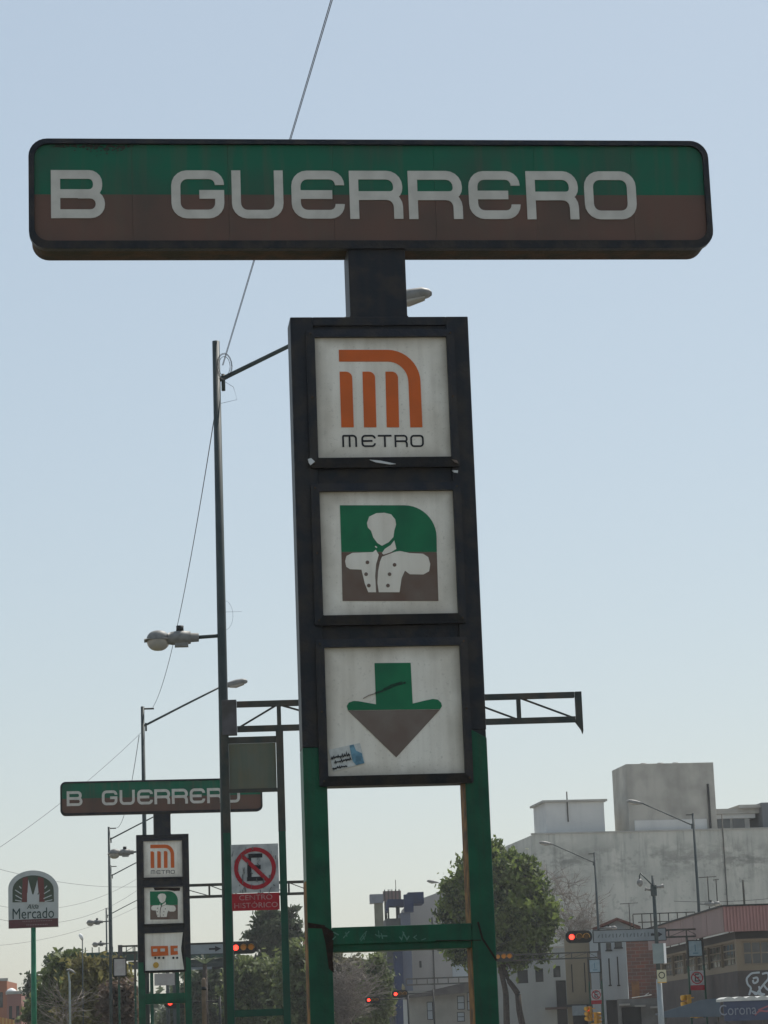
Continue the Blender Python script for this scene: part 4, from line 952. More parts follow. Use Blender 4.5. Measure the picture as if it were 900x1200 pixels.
# tan building
M_tan = conc('tan_render', (.27, .225, .155), (.21, .175, .125), (.14, .12, .09), .8, .6, .4)
PT = plane_at(663.5, 158, -.10)
BT = thing('tan_building', 'narrow tan building with two tall slit windows below the large red signal', 'building', PT.o)
tx = PT.loc(692, 1140)[0]; tz = PT.loc(680, 1094)[1]; tzb = PT.loc(680, 1175)[1]
hs_ = []
for u0, u1, v0, v1 in ((669, 672, 1130, 1163), (684, 687, 1128, 1163)):
    (a, d_), (b, c) = PT.loc(u0, v0), PT.loc(u1, v1); hs_.append((a, b, c, d_))
sh0 = (.3, tx - .3, 0.0, tzb - .3)
wall(BT, 'wall', PT, (0, tx, tz), hs_ + [sh0], M_tan)
for h in hs_: window(BT, PT, h, 1, 4, M_dark, fr=.03)
pbox(BT, 'shopfront', PT, .32, tx - .32, .12, .16, 0, tzb - .32, M_dark); pbox(BT, 'canopy', PT, -.1, tx - .02, -1.0, -.01, tzb - .25, tzb - .1, M_dark)
body(BT, PT, 0, tx, tz - .01, 8, M_tan)
M_grayplate = mat('grey_shop_sign', (.22, .25, .26), .6, (.3, .33, .34), 6, .6)
pbox(BT, 'shop_sign', PT, PT.loc(671, 1180)[0], PT.loc(688, 1180)[0], -1.08, -1.02, PT.loc(680, 1190)[1], PT.loc(680, 1178.5)[1], M_grayplate)

# pale building with gable roof and two slit windows
M_pb = conc('pale_blue_grey_render', (.30, .335, .345), (.25, .28, .29), (.18, .2, .2), .8, .6, .4)
PV = plane_at(693, 153, -.10)
BV = thing('pale_building', 'pale blue grey building with slit windows under a small tiled gable', 'building', PV.o)
vx = PV.loc(735, 1140)[0]; vz = PV.loc(715, 1089)[1]
hs_ = []
for u0, u1, v0, v1 in ((712.5, 716, 1123, 1154), (722.5, 726, 1121, 1154)):
    (a, d_), (b, c) = PV.loc(u0, v0), PV.loc(u1, v1); hs_.append((a, b, c, d_))
for u0, u1, v0, v1 in ((710, 716.5, 1105, 1113), (720, 729, 1103, 1110)):
    (a, d_), (b, c) = PV.loc(u0, v0), PV.loc(u1, v1); hs_.append((a, b, c, d_))
(a, d_), (b, _) = PV.loc(710, 1172), PV.loc(732, 1172); hs_.append((a, b, 0.0, d_))
wall(BV, 'wall', PV, (0, vx, vz), hs_, M_pb)
for h in hs_[:4]: window(BV, PV, h, 1, 3, M_dark, fr=.03, sill=True)
pbox(BV, 'shopfront', PV, a + .02, b - .02, .1, .15, 0, d_ - .02, M_dark)
body(BV, PV, 0, vx, vz - .01, 8, M_pb)
m = MB(PV.mat(PV.o)); gx0, gx1 = PV.loc(700, 1088)[0], PV.loc(745, 1088)[0]; gxp, gzp = PV.loc(723, 1078.5)
m.prism([(gx0, vz), (gxp, gzp), (gx1, vz)], .4, 7.5); gb = m.build('gable', M_lg, BV)
M_tile = mat('red_roof_tile', (.13, .055, .04), .8, (.08, .04, .035), 3, .8, bump=.5, bscale=12)
m = MB(PV.mat(PV.o)); m.prism([(gxp, gzp + .0), (gxp, gzp + .18), (gx1 + .3, vz + .12), (gx1 + .3, vz - .05)], .1, 7.8); m.prism([(gx0 - .3, vz - .05), (gx0 - .3, vz + .12), (gxp - .001, gzp + .18), (gxp - .001, gzp)], .1, 7.8)
m.build('roof', M_tile, BV)

# brick building
M_brick = bpy.data.materials.new('brick_wall'); M_brick.use_nodes = True
t = M_brick.node_tree; b_ = t.nodes['Principled BSDF']; br = t.nodes.new('ShaderNodeTexBrick'); tc = t.nodes.new('ShaderNodeTexCoord'); mp = t.nodes.new('ShaderNodeMapping')
mp.inputs['Rotation'].default_value = (math.pi / 2, 0, 0); t.links.new(tc.outputs['Object'], mp.inputs[0]); t.links.new(mp.outputs[0], br.inputs[0])
br.inputs['Color1'].default_value = (.21, .075, .05, 1); br.inputs['Color2'].default_value = (.13, .06, .045, 1); br.inputs['Mortar'].default_value = (.2, .17, .14, 1)
br.inputs['Scale'].default_value = 1; br.inputs['Brick Width'].default_value = .5; br.inputs['Row Height'].default_value = .2; br.inputs['Mortar Size'].default_value = .015; br.inputs['Bias'].default_value = .1
nz = t.nodes.new('ShaderNodeTexNoise'); nz.inputs['Scale'].default_value = .9; nz.inputs['Detail'].default_value = 8; t.links.new(tc.outputs['Object'], nz.inputs['Vector'])
mr = t.nodes.new('ShaderNodeMapRange'); mr.inputs[1].default_value = .4; mr.inputs[2].default_value = .7; mr.inputs[4].default_value = .75; t.links.new(nz.outputs[0], mr.inputs[0])
mx = t.nodes.new('ShaderNodeMix'); mx.data_type = 'RGBA'; t.links.new(mr.outputs[0], mx.inputs[0]); t.links.new(br.outputs[0], mx.inputs[6]); mx.inputs[7].default_value = (.09, .07, .06, 1)
t.links.new(mx.outputs[2], b_.inputs['Base Color']); b_.inputs['Roughness'].default_value = .9
PK = plane_at(736, 141, -.10)
BK = thing('brick_building', 'red brick side wall between the pale gabled building and the grey pole', 'building', PK.o)
kx = PK.loc(782, 1140)[0]; kz = PK.loc(750, 1099)[1]
wall(BK, 'wall', PK, (0, kx, kz), [], M_brick); body(BK, PK, 0, kx, kz - .01, 9, M_brick); pbox(BK, 'coping', PK, -.05, kx, -.06, .25, kz, kz + .1, M_trim)
pbox(BK, 'orange_patch', PK, PK.loc(741, 1170)[0], PK.loc(750, 1170)[0], -.02, -.002, 1.6, PK.loc(745, 1150)[1], mat('orange_render', (.25, .12, .05), .85, (.13, .07, .045), 2, .8))
# low grey shops in front of the brick wall
pls = plane_at(722, 136, -.10)
r = thing('low_shop', 'low dark shopfront with grey roofs in front of the brick wall', 'shop', pls.o)
xx = pls.loc(778, 1180)[0]; z_ = pls.loc(750, 1170)[1]
(a, d_), (b, c) = pls.loc(728, 1180), pls.loc(752, 1190); hh = (a, b, 0.0, d_)
wall(r, 'wall', pls, (0, xx, z_), [hh], mat('shop_wall', (.13, .13, .125), .8, (.2, .2, .19), 1.5, .7)); body(r, pls, 0, xx, z_ - .01, 4, M_lg)
pbox(r, 'door', pls, a + .02, b - .02, .1, .15, 0, d_ - .02, M_dark)
for i in range(3):
    x0 = .1 + i * xx / 3; pbox(r, 'roof_lid', pls, x0, x0 + xx / 3 - .25, -.7, -.01, z_ - .35 - .1 * i, z_ - .25 - .1 * i, M_trim)

# pink roofed building
PP = plane_at(865, 112, .10)
BP = thing('pink_roofed_building', 'building with deep pinkish metal fascia and gridded windows, right edge', 'building', PP.o)
M_pink = mat('pinkish_cladding', (.235, .165, .155), .6, (.19, .14, .13), .6, .6, streak=(.15, .11, .1), sscale=(1.5, 1.5, .2), samt=.4)
M_pinkrib = mat('pink_ribbed_cladding', (.30, .165, .155), .55, (.24, .14, .13), 1, .6)
M_mull = mat('beige_mullion', (.17, .14, .10), .6)
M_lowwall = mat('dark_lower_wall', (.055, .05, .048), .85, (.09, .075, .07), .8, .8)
xe = PP.loc(945, 1080)[0]
zf1 = PP.loc(866, 1062.5)[1]; zf0 = PP.loc(866, 1092)[1]; zw1 = PP.loc(870, 1103)[1]; zw0 = PP.loc(870, 1131)[1]
pL = at(775, 1150, 135); PLf = Plane(pL.x, pL.y, math.atan2(PP.o.y - pL.y, PP.o.x - pL.x)); Ls = (PP.o - pL.xy.to_3d()).length
# ribbed fascia (front) and plain fascia (avenue side)
m = MB(PP.mat(PP.o)); n = 26
for i in range(n):
    x0 = -.6 + (xe + .6) * i / n; x1 = -.6 + (xe + .6) * (i + 1) / n; xm = x0 + (x1 - x0) * .55
    m.box(x0, xm, -.62, -.5, zf0, zf1); m.box(xm, x1, -.58, -.5, zf0 + .001, zf1 - .001)
kind(m.build('ribbed_fascia', M_pinkrib, BP), 'stuff')
m = MB(PLf.mat(PP.o)); m.box(0, Ls + .57, -.6, -.48, zf0 + .002, zf1 - .002); m.build('side_fascia', M_pink, BP)
for k in range(1, 6): pbox(BP, 'fascia_joint', PLf, Ls * k / 6 - .02, Ls * k / 6 + .02, -.615, -.601, zf0, zf1, M_pink)
m = MB(PP.mat(PP.o)); m.box(-.62, xe, -.68, -.45, zf1 + .001, zf1 + .07); m.build('roof_trim', M_dark, BP)
m = MB(PLf.mat(PP.o)); m.box(0, Ls + .5, -.68, -.45, zf1 + .0, zf1 + .068); m.build('roof_trim', M_dark, BP)
m = MB(); m.v = []; corners = [PP.o - PP.o, PP.d * xe, PP.d * xe + Vector((0, 25, 0)), pL - PP.o]; m.quad([(c.x, c.y, zf1 - .05) for c in corners]); m.build('roof', M_trim, BP)
def grid_side(pl, x0, x1, nwin, u_lab, nx, nzz, mul):
    st = (x1 - x0) / nwin; hs_ = []
    for i in range(nwin): hs_.append((x0 + st * i + .06, x0 + st * (i + 1) - .06, zw0, zw1))
    wall(BP, 'upper_wall', pl, (0, x1 + .3, zw1 + .1), hs_, mul, z0=zw0 - .25); wall(BP, 'soffit_wall', pl, (0, x1 + .3, zf0 + .02), [], M_dark, z0=zw1 + .1)  # soffit wall coloured dark to give the recess below the fascia its shade
    for h in hs_: window(BP, pl, h, nx, nzz, mul, fr=.07)
grid_side(PP, .25, xe - .3, 2, '', 3, 2, M_mull)
grid_side(PLf, .4, Ls - .3, 6, '', 4, 3, M_mull)
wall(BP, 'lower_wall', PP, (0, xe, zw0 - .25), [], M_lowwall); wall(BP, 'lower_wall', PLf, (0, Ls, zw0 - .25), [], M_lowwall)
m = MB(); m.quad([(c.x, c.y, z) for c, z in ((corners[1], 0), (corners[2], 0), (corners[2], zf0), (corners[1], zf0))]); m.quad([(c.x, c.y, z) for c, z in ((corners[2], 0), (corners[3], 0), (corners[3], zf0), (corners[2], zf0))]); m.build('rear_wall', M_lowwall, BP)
m = MB(PP.mat(PP.o)); cg = lambda pts: [PP.loc(740 + a / 5.625, 1120 + b / 5.625) for a, b in pts]
for i, P in enumerate(([(845, 110), (790, 115), (757, 150), (765, 190), (790, 210), (775, 260)], [(800, 150), (830, 140), (835, 170), (805, 185), (800, 160)], [(860, 120), (900, 110), (905, 150), (870, 190), (840, 230), (820, 260), (800, 235)], [(870, 190), (890, 220), (930, 240)], [(840, 200), (850, 250), (880, 255)], [(780, 230), (820, 245), (870, 262)])):
    L_ = cg(rounded([(a, b, 12) for a, b in P], False, 3)); m.stroke(L_, .085, -.012 - .001 * i, -.003)
m.build('graffiti', mat('graffiti_white', (.36, .40, .42), .7), BP)

# stall with brand lettered awning under the pink roof building
PS = plane_at(846, 104, .06)
ST = thing('market_stall', 'stall with white scalloped cover and lettered blue awning at the right edge', 'stall', PS.o)
sx1 = PS.loc(940, 1180)[0]; (_, sz1), (_, sz0) = PS.loc(870, 1172), PS.loc(870, 1196)
M_awn = mat('blue_awning', (.045, .06, .105), .6, (.035, .045, .075), 2, .6); M_awnpale = mat('faded_blue_awning', (.075, .10, .125), .65, (.055, .075, .095), 2, .7)
pbox(ST, 'awning_panel', PS, 0, sx1, -.02, .02, sz0, sz1, M_awn)
m = MB(PS.mat(PS.o)); n = 7
for i in range(n):
    xa = sx1 * i / n; xb = sx1 * (i + 1) / n
    m.prism([(xa + (xb - xa) * t_, sz1 + .02 + .13 * math.sin(math.pi * (.12 + t_ * .76))) for t_ in np.linspace(0, 1, 7)] + [(xb, sz1 - .03), (xa, sz1 - .03)], -.12, 1.6)
m.build('scalloped_cover', mat('white_canvas', (.42, .43, .41), .7, (.30, .31, .30), 3, .6), ST)
lx, lz = PS.loc(862, 1184); text_mesh('lettering', 'Corona', .62, mat('awning_lettering', (.17, .19, .23), .6), ST, (lx + .08, -.03, lz), rz=.06, sx=.82, extrude=.006)
m = MB(PS.mat(PS.o)); ex, ez = PS.loc(894, 1183)
m.stroke([(ex - .35 + .7 * t_, ez - .22 + .3 * t_ + .08 * math.sin(t_ * 6)) for t_ in np.linspace(0, 1, 8)], .07, -.03, -.019); m.stroke([(ex - .2 + .5 * t_, ez - .02 + .18 * t_) for t_ in np.linspace(0, 1, 4)], .06, -.031, -.019)
m.build('emblem', mat('emblem_red', (.25, .09, .1), .6), ST)
for x_ in (.1, sx1 * .5, sx1 - .1): pbox(ST, 'post', PS, x_ - .03, x_ + .03, .03, .09, 0, sz0 + .2, M_steel)
pbox(ST, 'counter', PS, .05, sx1, .4, 1.4, 0, .95, M_steel)
P2 = plane_at(775, 108, .05); r = thing('stall_tarpaulin', 'faded grey blue tarpaulin stall left of the lettered awning', 'stall', P2.o)
xx = P2.loc(844, 1180)[0]; (_, a1), (_, a0) = P2.loc(830, 1170), P2.loc(830, 1192)
m = MB(P2.mat(P2.o)); m.prism([(0, a0 + .05), (xx, a0), (xx, a1), (P2.loc(822, 1170)[0], a1 - .05), (0, a1 - .5)], -.03, .03); m.build('tarpaulin', M_awnpale, r)
m = MB(P2.mat(P2.o)); m.box(0, xx, .031, 2.2, a1 - .62, a1 - .55); m.build('roof_sheet', M_awnpale, r)
for x_ in (.1, xx - .1): pbox(r, 'post', P2, x_ - .03, x_ + .03, .04, .1, 0, a0 + .2, M_steel)

# ---- middle distance buildings
M_gable = conc('grey_gable_wall', (.30, .295, .285), (.26, .255, .25), (.2, .2, .2), .4, .5, .3)
Pm = plane_at(482, 235, .05)
BM = thing('gable_building', 'tall grey gable building between the green posts, left of the big tree', 'building', Pm.o)
mx1 = Pm.loc(592, 1100)[0]
pts = [Pm.loc(482, 1058.5), Pm.loc(513, 1046), Pm.loc(592, 1049)]
(pa, pd), (pb, pc_) = Pm.loc(529, 1112), Pm.loc(551, 1146)
m = MB(Pm.mat(Pm.o)); m.prism([(0, 0), (mx1, 0), (mx1, pts[2][1]), pts[1], (0, pts[0][1])], 0, 14); m.build('wall', M_gable, BM)
pbox(BM, 'glazed_front', Pm, pa, pb, -.1, -.01, pc_, pd, M_panepale)
pbox(BM, 'downpipe', Pm, Pm.loc(506.5, 1100)[0], Pm.loc(507.7, 1100)[0], -.1, -.01, 0, Pm.loc(507, 1075)[1], M_dark)
pbox(BM, 'small_window', Pm, Pm.loc(491.5, 1130)[0], Pm.loc(494, 1130)[0], -.06, -.01, Pm.loc(492, 1134)[1], Pm.loc(492, 1126)[1], M_dark)
Pb = plane_at(463, 228, .05)
BB = thing('blue_building', 'dark blue tower building left of the grey gable', 'building', Pb.o)
M_blue = mat('dark_blue_cladding', (.008, .022, .07), .7, (.008, .018, .045), 1, .7); M_blue2 = mat('faded_blue_wall', (.085, .10, .14), .7, (.06, .08, .11), .6, .6)
zb_ = Pb.loc(470, 1108)[1]
pbox(BB, 'lower_wall', Pb, 0, Pb.loc(473, 1150)[0], 0, 6, 0, Pb.loc(468, 1115)[1], M_blue)
pbox(BB, 'side_wall', Pb, Pb.loc(472.8, 1150)[0], Pb.loc(484, 1150)[0], .5, 6, 0, Pb.loc(478, 1069)[1], M_blue2)
pbox(BB, 'blue_roof_box', Pb, Pb.loc(479, 1050)[0], Pb.loc(497.5, 1050)[0], 1.2, 5.5, Pb.loc(485, 1058)[1], Pb.loc(488, 1044.5)[1], M_blue)
pbox(BB, 'roof_box_front', Pb, Pb.loc(473.5, 1050)[0], Pb.loc(484.3, 1050)[0], .2, 1.19, Pb.loc(478, 1069)[1] + .01, Pb.loc(476, 1048)[1], M_blue)
pbox(BB, 'roof_annex', Pb, Pb.loc(493, 1040)[0], Pb.loc(509, 1040)[0], 22.5, 24.5, Pb.loc(500, 1062)[1], Pb.loc(500, 1041)[1], mat('brown_annex', (.16, .12, .11), .8))
m = MB(Pb.mat(Pb.o)); m.prism([Pb.loc(456, 1061), Pb.loc(475, 1061), Pb.loc(475, 1053), Pb.loc(455, 1053), Pb.loc(453, 1066), Pb.loc(455.5, 1068)], 1, 4); m.build('overhang', M_blue, BB)
pbox(BB, 'lower_block', Pb, Pb.loc(454, 1100)[0], Pb.loc(472, 1100)[0], 2, 7, 0, Pb.loc(463, 1075)[1], mat('dark_grey_block', (.08, .085, .085), .8))
m = MB(Pb.mat(Pb.o))
for u in (456, 466): x_ = Pb.loc(u, 1068)[0]; m.box(x_ - .08, x_ + .08, 1.5, 1.7, Pb.loc(463, 1075.5)[1], Pb.loc(463, 1060)[1])
m.build('strut', M_dark, BB)
# water tower and billboard frame
Pt = plane_at(441, 242, .05)
r = thing('water_tower', 'slim concrete tower with square grey tank, above the left end of the crossbar', 'tower', Pt.o)
a, b = Pt.loc(439.6, 1080)[0], Pt.loc(449.4, 1080)[0]
pbox(r, 'shaft', Pt, a, b, 0, 1.2, 0, Pt.loc(445, 1058)[1], mat('mossy_concrete', (.20, .195, .14), .85, (.14, .13, .09), 1.0, .7))
pbox(r, 'tank', Pt, Pt.loc(433.5, 1050)[0], Pt.loc(449, 1050)[0], -.3, 1.6, Pt.loc(441, 1058.5)[1] + .01, Pt.loc(441, 1048)[1], mat('grey_tank', (.20, .21, .23), .7, (.15, .16, .18), 2, .6))
Pq = plane_at(449, 245, .05)
r = thing('rooftop_billboard', 'faded reddish billboard back with thin antennas on a far roof', 'billboard', Pq.o)
a, b = Pq.loc(448.8, 1050)[0], Pq.loc(470, 1050)[0]; z1, z0 = Pq.loc(460, 1044)[1], Pq.loc(460, 1056)[1]
pbox(r, 'panel', Pq, a, b, 0, .2, z0, z1, mat('faded_red_board', (.20, .125, .115), .8, (.13, .11, .11), 2, .8))
for i in range(5): x_ = a + (b - a) * (i + .5) / 5; pbox(r, 'brace', Pq, x_ - .05, x_ + .05, -.05, -.01, z0 - .5, z1 + .15, M_steel)
for u, v in ((463.5, 1031), (457, 1042)): x_, zz = Pq.loc(u, v); pbox(r, 'antenna', Pq, x_ - .03, x_ + .03, .05, .11, z1 - .3, zz, M_steel)
for u in (452, 467): x_ = Pq.loc(u, 1060)[0]; pbox(r, 'leg', Pq, x_ - .12, x_ + .12, .3, .5, 0, z0, M_dark)
# low buildings beneath
Pn = plane_at(477, 205, .05)
r = thing('low_building', 'low beige building with pale paned windows between the green posts', 'building', Pn.o)
nx1 = Pn.loc(600, 1180)[0]; z1 = Pn.loc(515, 1160)[1]
hs_ = []
for u0, u1, v0, v1 in ((500, 508, 1174, 1195), (535.5, 545, 1167, 1183), (535.5, 545, 1186, 1197), (547, 552, 1163, 1184)):
    (a, d_), (b, c) = Pn.loc(u0, v0), Pn.loc(u1, v1); hs_.append((a, b, c, d_))
wall(r, 'wall', Pn, (0, nx1, z1), hs_, conc('beige_grey_wall', (.27, .265, .235), (.2, .2, .18), (.15, .15, .14), .8, .6, .4))
for h in hs_: window(r, Pn, h, 1, 2, M_dark, M_panepale, fr=.06)
body(r, Pn, 0, nx1, z1 - .01, 8, M_lg)
m = MB(Pn.mat(Pn.o)); m.prism([(-.3, z1 - .6), (nx1, z1 - .1), (nx1, z1 + .7), (Pn.loc(533, 1151)[0], Pn.loc(533, 1154)[1]), (0, z1 - .4)], -.8, 5); m.build('roof', mat('dark_sheet_roof', (.06, .055, .055), .8, (.12, .11, .1), 1.2, .7), r)
# hazy background blocks
M_far = conc('far_wall', (.24, .23, .22), (.19, .19, .19), (.15, .15, .15), .3, .6, .4)
M_orangeb = conc('orange_brick_block', (.34, .14, .08), (.28, .12, .08), (.2, .09, .06), .6, .6, .3)
M_redb = conc('rose_render', (.30, .15, .125), (.24, .13, .11), (.18, .1, .09), .6, .6, .3)
def block(label, u0, u1, v, D, depth, material, wins=0, cat='building', name='distant_building', roof=None):
    pl = plane_at(u0, D, .06); r = thing(name, label, cat, pl.o); x1 = pl.loc(u1, v)[0]; z1 = pl.loc((u0 + u1) / 2, v)[1]
    hs_ = []
    if wins:
        nf = max(1, int((z1 - 1) / 3)); st = x1 / wins
        for f in range(nf):
            for i in range(wins): hs_.append((st * (i + .28), st * (i + .72), z1 - 2.4 - 3 * f, z1 - 1.0 - 3 * f))
        hs_ = [h for h in hs_ if h[2] > .5]
    wall(r, 'wall', pl, (0, x1, z1), hs_, material)
    for h in hs_: window(r, pl, h, 2, 1, M_dark, fr=.06)
    body(r, pl, 0, x1, z1 - .01, depth, material); pbox(r, 'parapet', pl, -.1, x1 + .1, -.1, .2, z1, z1 + .25, roof or M_trim)
    return r, pl, x1, z1
block('narrow orange block rising behind trees, left of the near sign post', 357.5, 372, 1097, 260, 6, M_orangeb)
r, pl, x1, z1 = block('orange red building at the left edge with stepped roof', -25, 8, 1150, 230, 10, M_orangeb, 2)
pbox(r, 'roof_turret', pl, x1 - 1.9, x1 - .9, .5, 2.5, z1, z1 + 1.6, M_orangeb)
m = MB(pl.mat(pl.o)); 
r2, pl2, x2, z2 = block('rose coloured building with small windows near the left edge', 8, 25, 1165, 215, 8, M_redb, 2)
m = MB(pl2.mat(pl2.o)); m.tube([(.3, 1, z2), (.3, 1, z2 + .25), (.3, 1, z2 + .45), (.3, 1, z2 + .55)], [.5, .48, .3, .05], 12); m.build('white_dome', mat('white_dome', (.7, .7, .68), .5), r2)
block('pale far building behind the left trees', 26, 66, 1176, 280, 10, M_far, 3)
block('grey far building behind the centre trees', 205, 262, 1160, 300, 10, M_far, 4)
block('low grey far building right of the near left post', 385, 440, 1168, 300, 10, M_far, 4)
# yellow orange stall tops at bottom-left
PO = plane_at(-8, 90, .05); r = thing('striped_fence', 'yellow and orange striped stall front at the bottom left edge', 'stall', PO.o)
xx = PO.loc(17, 1195)[0]; z1 = PO.loc(5, 1190)[1]
for i in range(12):
    x0 = xx * i / 12; pbox(r, 'slat', PO, x0, x0 + xx / 12 - .006, 0, .03, .3, z1 - .03 * i * .5, mat('stall_yellow', (.50, .33, .14), .6) if i % 2 else mat('stall_orange', (.42, .20, .09), .6))
for x_ in (.05, xx - .05): pbox(r, 'post', PO, x_ - .04, x_ + .04, .031, .1, 0, z1 - .1, M_steel)

# footbridge behind left trees
Pf = plane_at(83, 165, .05)
r = thing('footbridge', 'dark green footbridge crossing behind the far metro sign', 'footbridge', Pf.o)
xe_ = Pf.loc(262, 1130)[0]; z1 = Pf.loc(120, 1116)[1]; z0 = Pf.loc(120, 1126)[1]
M_bridge = mat('bridge_green', (.02, .06, .045), .6, (.03, .045, .04), 1, .7)
pbox(r, 'deck', Pf, 0, xe_, 0, 2.2, z0, z0 + .25, M_pole); pbox(r, 'side_panel', Pf, .22, xe_, -.05, -.001, z0 - .05, z1, M_bridge); pbox(r, 'end_panel', Pf, -.02, .2, -.06, 2.2, z0 - .4, z1, M_orangeb)
for u in (113, 205): x_ = Pf.loc(u, 1150)[0]; pbox(r, 'column', Pf, x_ - .2, x_ + .2, .9, 1.3, 0, z0, M_pole)
pbox(r, 'lower_beam', Pf, Pf.loc(150, 1130)[0], xe_, .2, .5, z0 - .62, z0 - .1, M_pole)
for u in range(92, 160, 8): x_ = Pf.loc(u, 1112)[0]; pbox(r, 'rail_post', Pf, x_ - .03, x_ + .03, 0, .06, z1, z1 + .35, M_bridge)

# small globe lamp, brown post, cctv pole, antennas
p = at(96.5, 1098, 120); r = thing('globe_lamp', 'small lamp with bright white head above the left trees', 'street lamp', (p.x, p.y, 0))
m = MB(); m.tube([(0, 0, 0), (0, 0, p.z - .1)], .028, 8); m.build('pole', M_pole, r)
m = MB(); m.tube([(0, 0, p.z - .14), (-.05, 0, p.z), (-.1, 0, p.z + .1), (-.12, 0, p.z + .16)], [.05, .09, .085, .03], 12); m.build('globe', mat('white_globe', (.8, .8, .78), .3), r)
p = at(81.5, 1137, 105); r = thing('globe_lamp', 'pale low lamp on whitish pole among the olive tree leaves', 'street lamp', (p.x, p.y, 0))
m = MB(); m.tube([(0, 0, 0), (0, 0, p.z - .5), (-.05, 0, p.z - .1), (.0, 0, p.z)], [.05, .045, .035, .03], 8); m.build('pole', mat('whitish_pole', (.34, .38, .38), .5, (.2, .24, .22), 3, .6), r)
m = MB(); loft_x(m, [(-.12, p.z - .0, .04, .03), (0, p.z + .02, .08, .06), (.15, p.z - .06, .08, .06), (.26, p.z - .14, .03, .02)]); m.build('lamp_head', M_alu, r)
p = at(238.5, 1146, 75); r = thing('wooden_post', 'weathered brown post with rounded top left of the near gantry', 'post', (p.x, p.y, 0))
m = MB(); m.tube([(0, 0, 0), (0, 0, p.z - .25), (0, 0, p.z - .05), (0, 0, p.z)], [.075, .065, .062, .035], 10); m.build('shaft', mat('weathered_wood', (.17, .125, .085), .8, (.10, .075, .055), 6, .7, bump=.4), r)
m = MB(); m.tube([(0, 0, p.z - .36), (0, 0, p.z - .26)], .076, 10); m.build('band', M_dark, r)

pp = at(765, 1026, 104); r = thing('cctv_pole', 'grey pole with security cameras and loudspeakers in front of the grey wall', 'camera pole', (pp.x, pp.y, 0), .03)
H = pp.z; D = 104; k = mpp(D)
m = MB(); m.tube([(0, 0, 0), (0, 0, H * .45)], [.13, .115], 12); m.build('lower_pole', mat('light_grey_pole', (.26, .29, .30), .5, (.2, .23, .24), 3, .6), r)
m = MB(); m.tube([(0, 0, H * .45), (0, 0, H)], [.09, .07], 12); m.build('upper_pole', M_pole, r)
m = MB(); m.tube([(0, 0, H - .45), (-.30, 0, H - .12), (-.52, 0, H + .12), (-.56, 0, H - .0), (-.56, 0, H - .12)], .03, 6); m.build('swan_arm', M_pole, r)
m = MB(); m.tube([(-.56, 0, H - .12), (-.56, 0, H - .22), (-.56, 0, H - .34), (-.56, 0, H - .44)], [.05, .13, .13, .05], 12); m.build('dome_camera', M_alu, r)
m = MB(); m.tube([(-.08, 0, H - .62), (-.30, -.05, H - .56), (-.36, -.06, H - .55)], [.04, .05, .10], 10); m.build('loudspeaker', M_alu, r)
m = MB(); m.tube([(.08, 0, H - .5), (.28, -.05, H - .48), (.42, -.06, H - .45)], [.04, .06, .10], 10); m.build('loudspeaker', M_alu, r)
m = MB(); m.box(-.12, .12, -.09, .09, H - .85, H - .4); m.build('junction_box', M_pole, r, .01)
PZ = Plane(pp.x, pp.y, .03)
(a, z1), (b, z0) = PZ.loc(764, 1106), PZ.loc(778, 1129)
r = thing('flag_sign', 'upright grey board with bright sunlit white edge on the cctv pole', 'sign', (pp.x, pp.y - .18, z0), .03)
m = MB(); m.box(a + .0, b, 0, .06, 0, z1 - z0); m.build('board', mat('flag_grey', (.20, .24, .24), .5, (.15, .19, .19), 3, .6), r)
m = MB(); m.box(b + .002, b + .1, -.02, .25, 0, z1 - z0); m.build('lit_edge', mat('sunlit_edge_white', (.8, .8, .78), .5), r)  # sunlit brightness of the edge is put into its near-white colour
z0 = PZ.loc(775, 1151)[1]; r = thing('small_sign', 'small yellow edged sign on the grey cctv pole', 'road sign', (pp.x + PZ.loc(775, 1145)[0], pp.y - .2, z0), .03)
m = MB(); m.box(-.19, .19, 0, .02, 0, .50); m.build('plate', mat('cream_plate', (.40, .39, .27), .5), r)
m = MB(); m.stroke([(.12 * math.cos(t), .28 + .12 * math.sin(t)) for t in np.linspace(0, 6.28, 18)[:-1]], .04, -.005, .001, True); m.build('ring', M_dark, r)
m = MB(); m.box(-.19, .19, -.003, .021, -.03, .0); m.build('yellow_edge', M_sigyel, r)
for (u, v0, v1, D, lab, cross) in ((737, 1058, 1092, 150, 'thin tee shaped roof antenna left of the cctv pole', 1.1), (829, 1027, 1068, 125, 'left of three thin roof antennas above the pink fascia', .9), (839, 1030, 1068, 126, 'middle one of three thin roof antennas above the pink fascia', .3), (870.5, 1031, 1063, 118, 'right of three thin roof antennas above the pink fascia', .0)):
    a = at(u, v0, D); b = at(u, v1 + 4, D); r = thing('roof_antenna', lab, 'antenna', (a.x, a.y, b.z), 0, 'thin roof antennas')
    m = MB(); m.tube([(0, 0, 0), (0, 0, a.z - b.z)], .03 if u < 860 else .05, 6); m.build('mast', M_steel, r)
    if cross: m = MB(); m.tube([(-cross / 2, 0, a.z - b.z - .05), (cross / 2, 0, a.z - b.z - .02)], .022, 6); m.build('cross_arm', M_steel, r)
# roof steel frame behind pale building
Pe = plane_at(746, 150, .05); r = thing('roof_frame', 'rusty open steel frame on the roof beyond the brick wall', 'roof frame', (Pe.o.x, Pe.o.y, 0), .05)
za, zc = Pe.loc(780, 1070)[1], Pe.loc(780, 1092)[1]; xw = Pe.loc(815, 1080)[0]
for z in (za, za - .5): m = MB(); m.box(0 if z == za else .3, xw, -.03, .03, z - .03, z + .03); m.build('beam', M_steel, r)
for i in range(8): x_ = xw * i / 7; m = MB(); m.box(x_ - .03, x_ + .03, -.025, .025, zc - 1, za - .031); m.build('upright', M_steel, r)
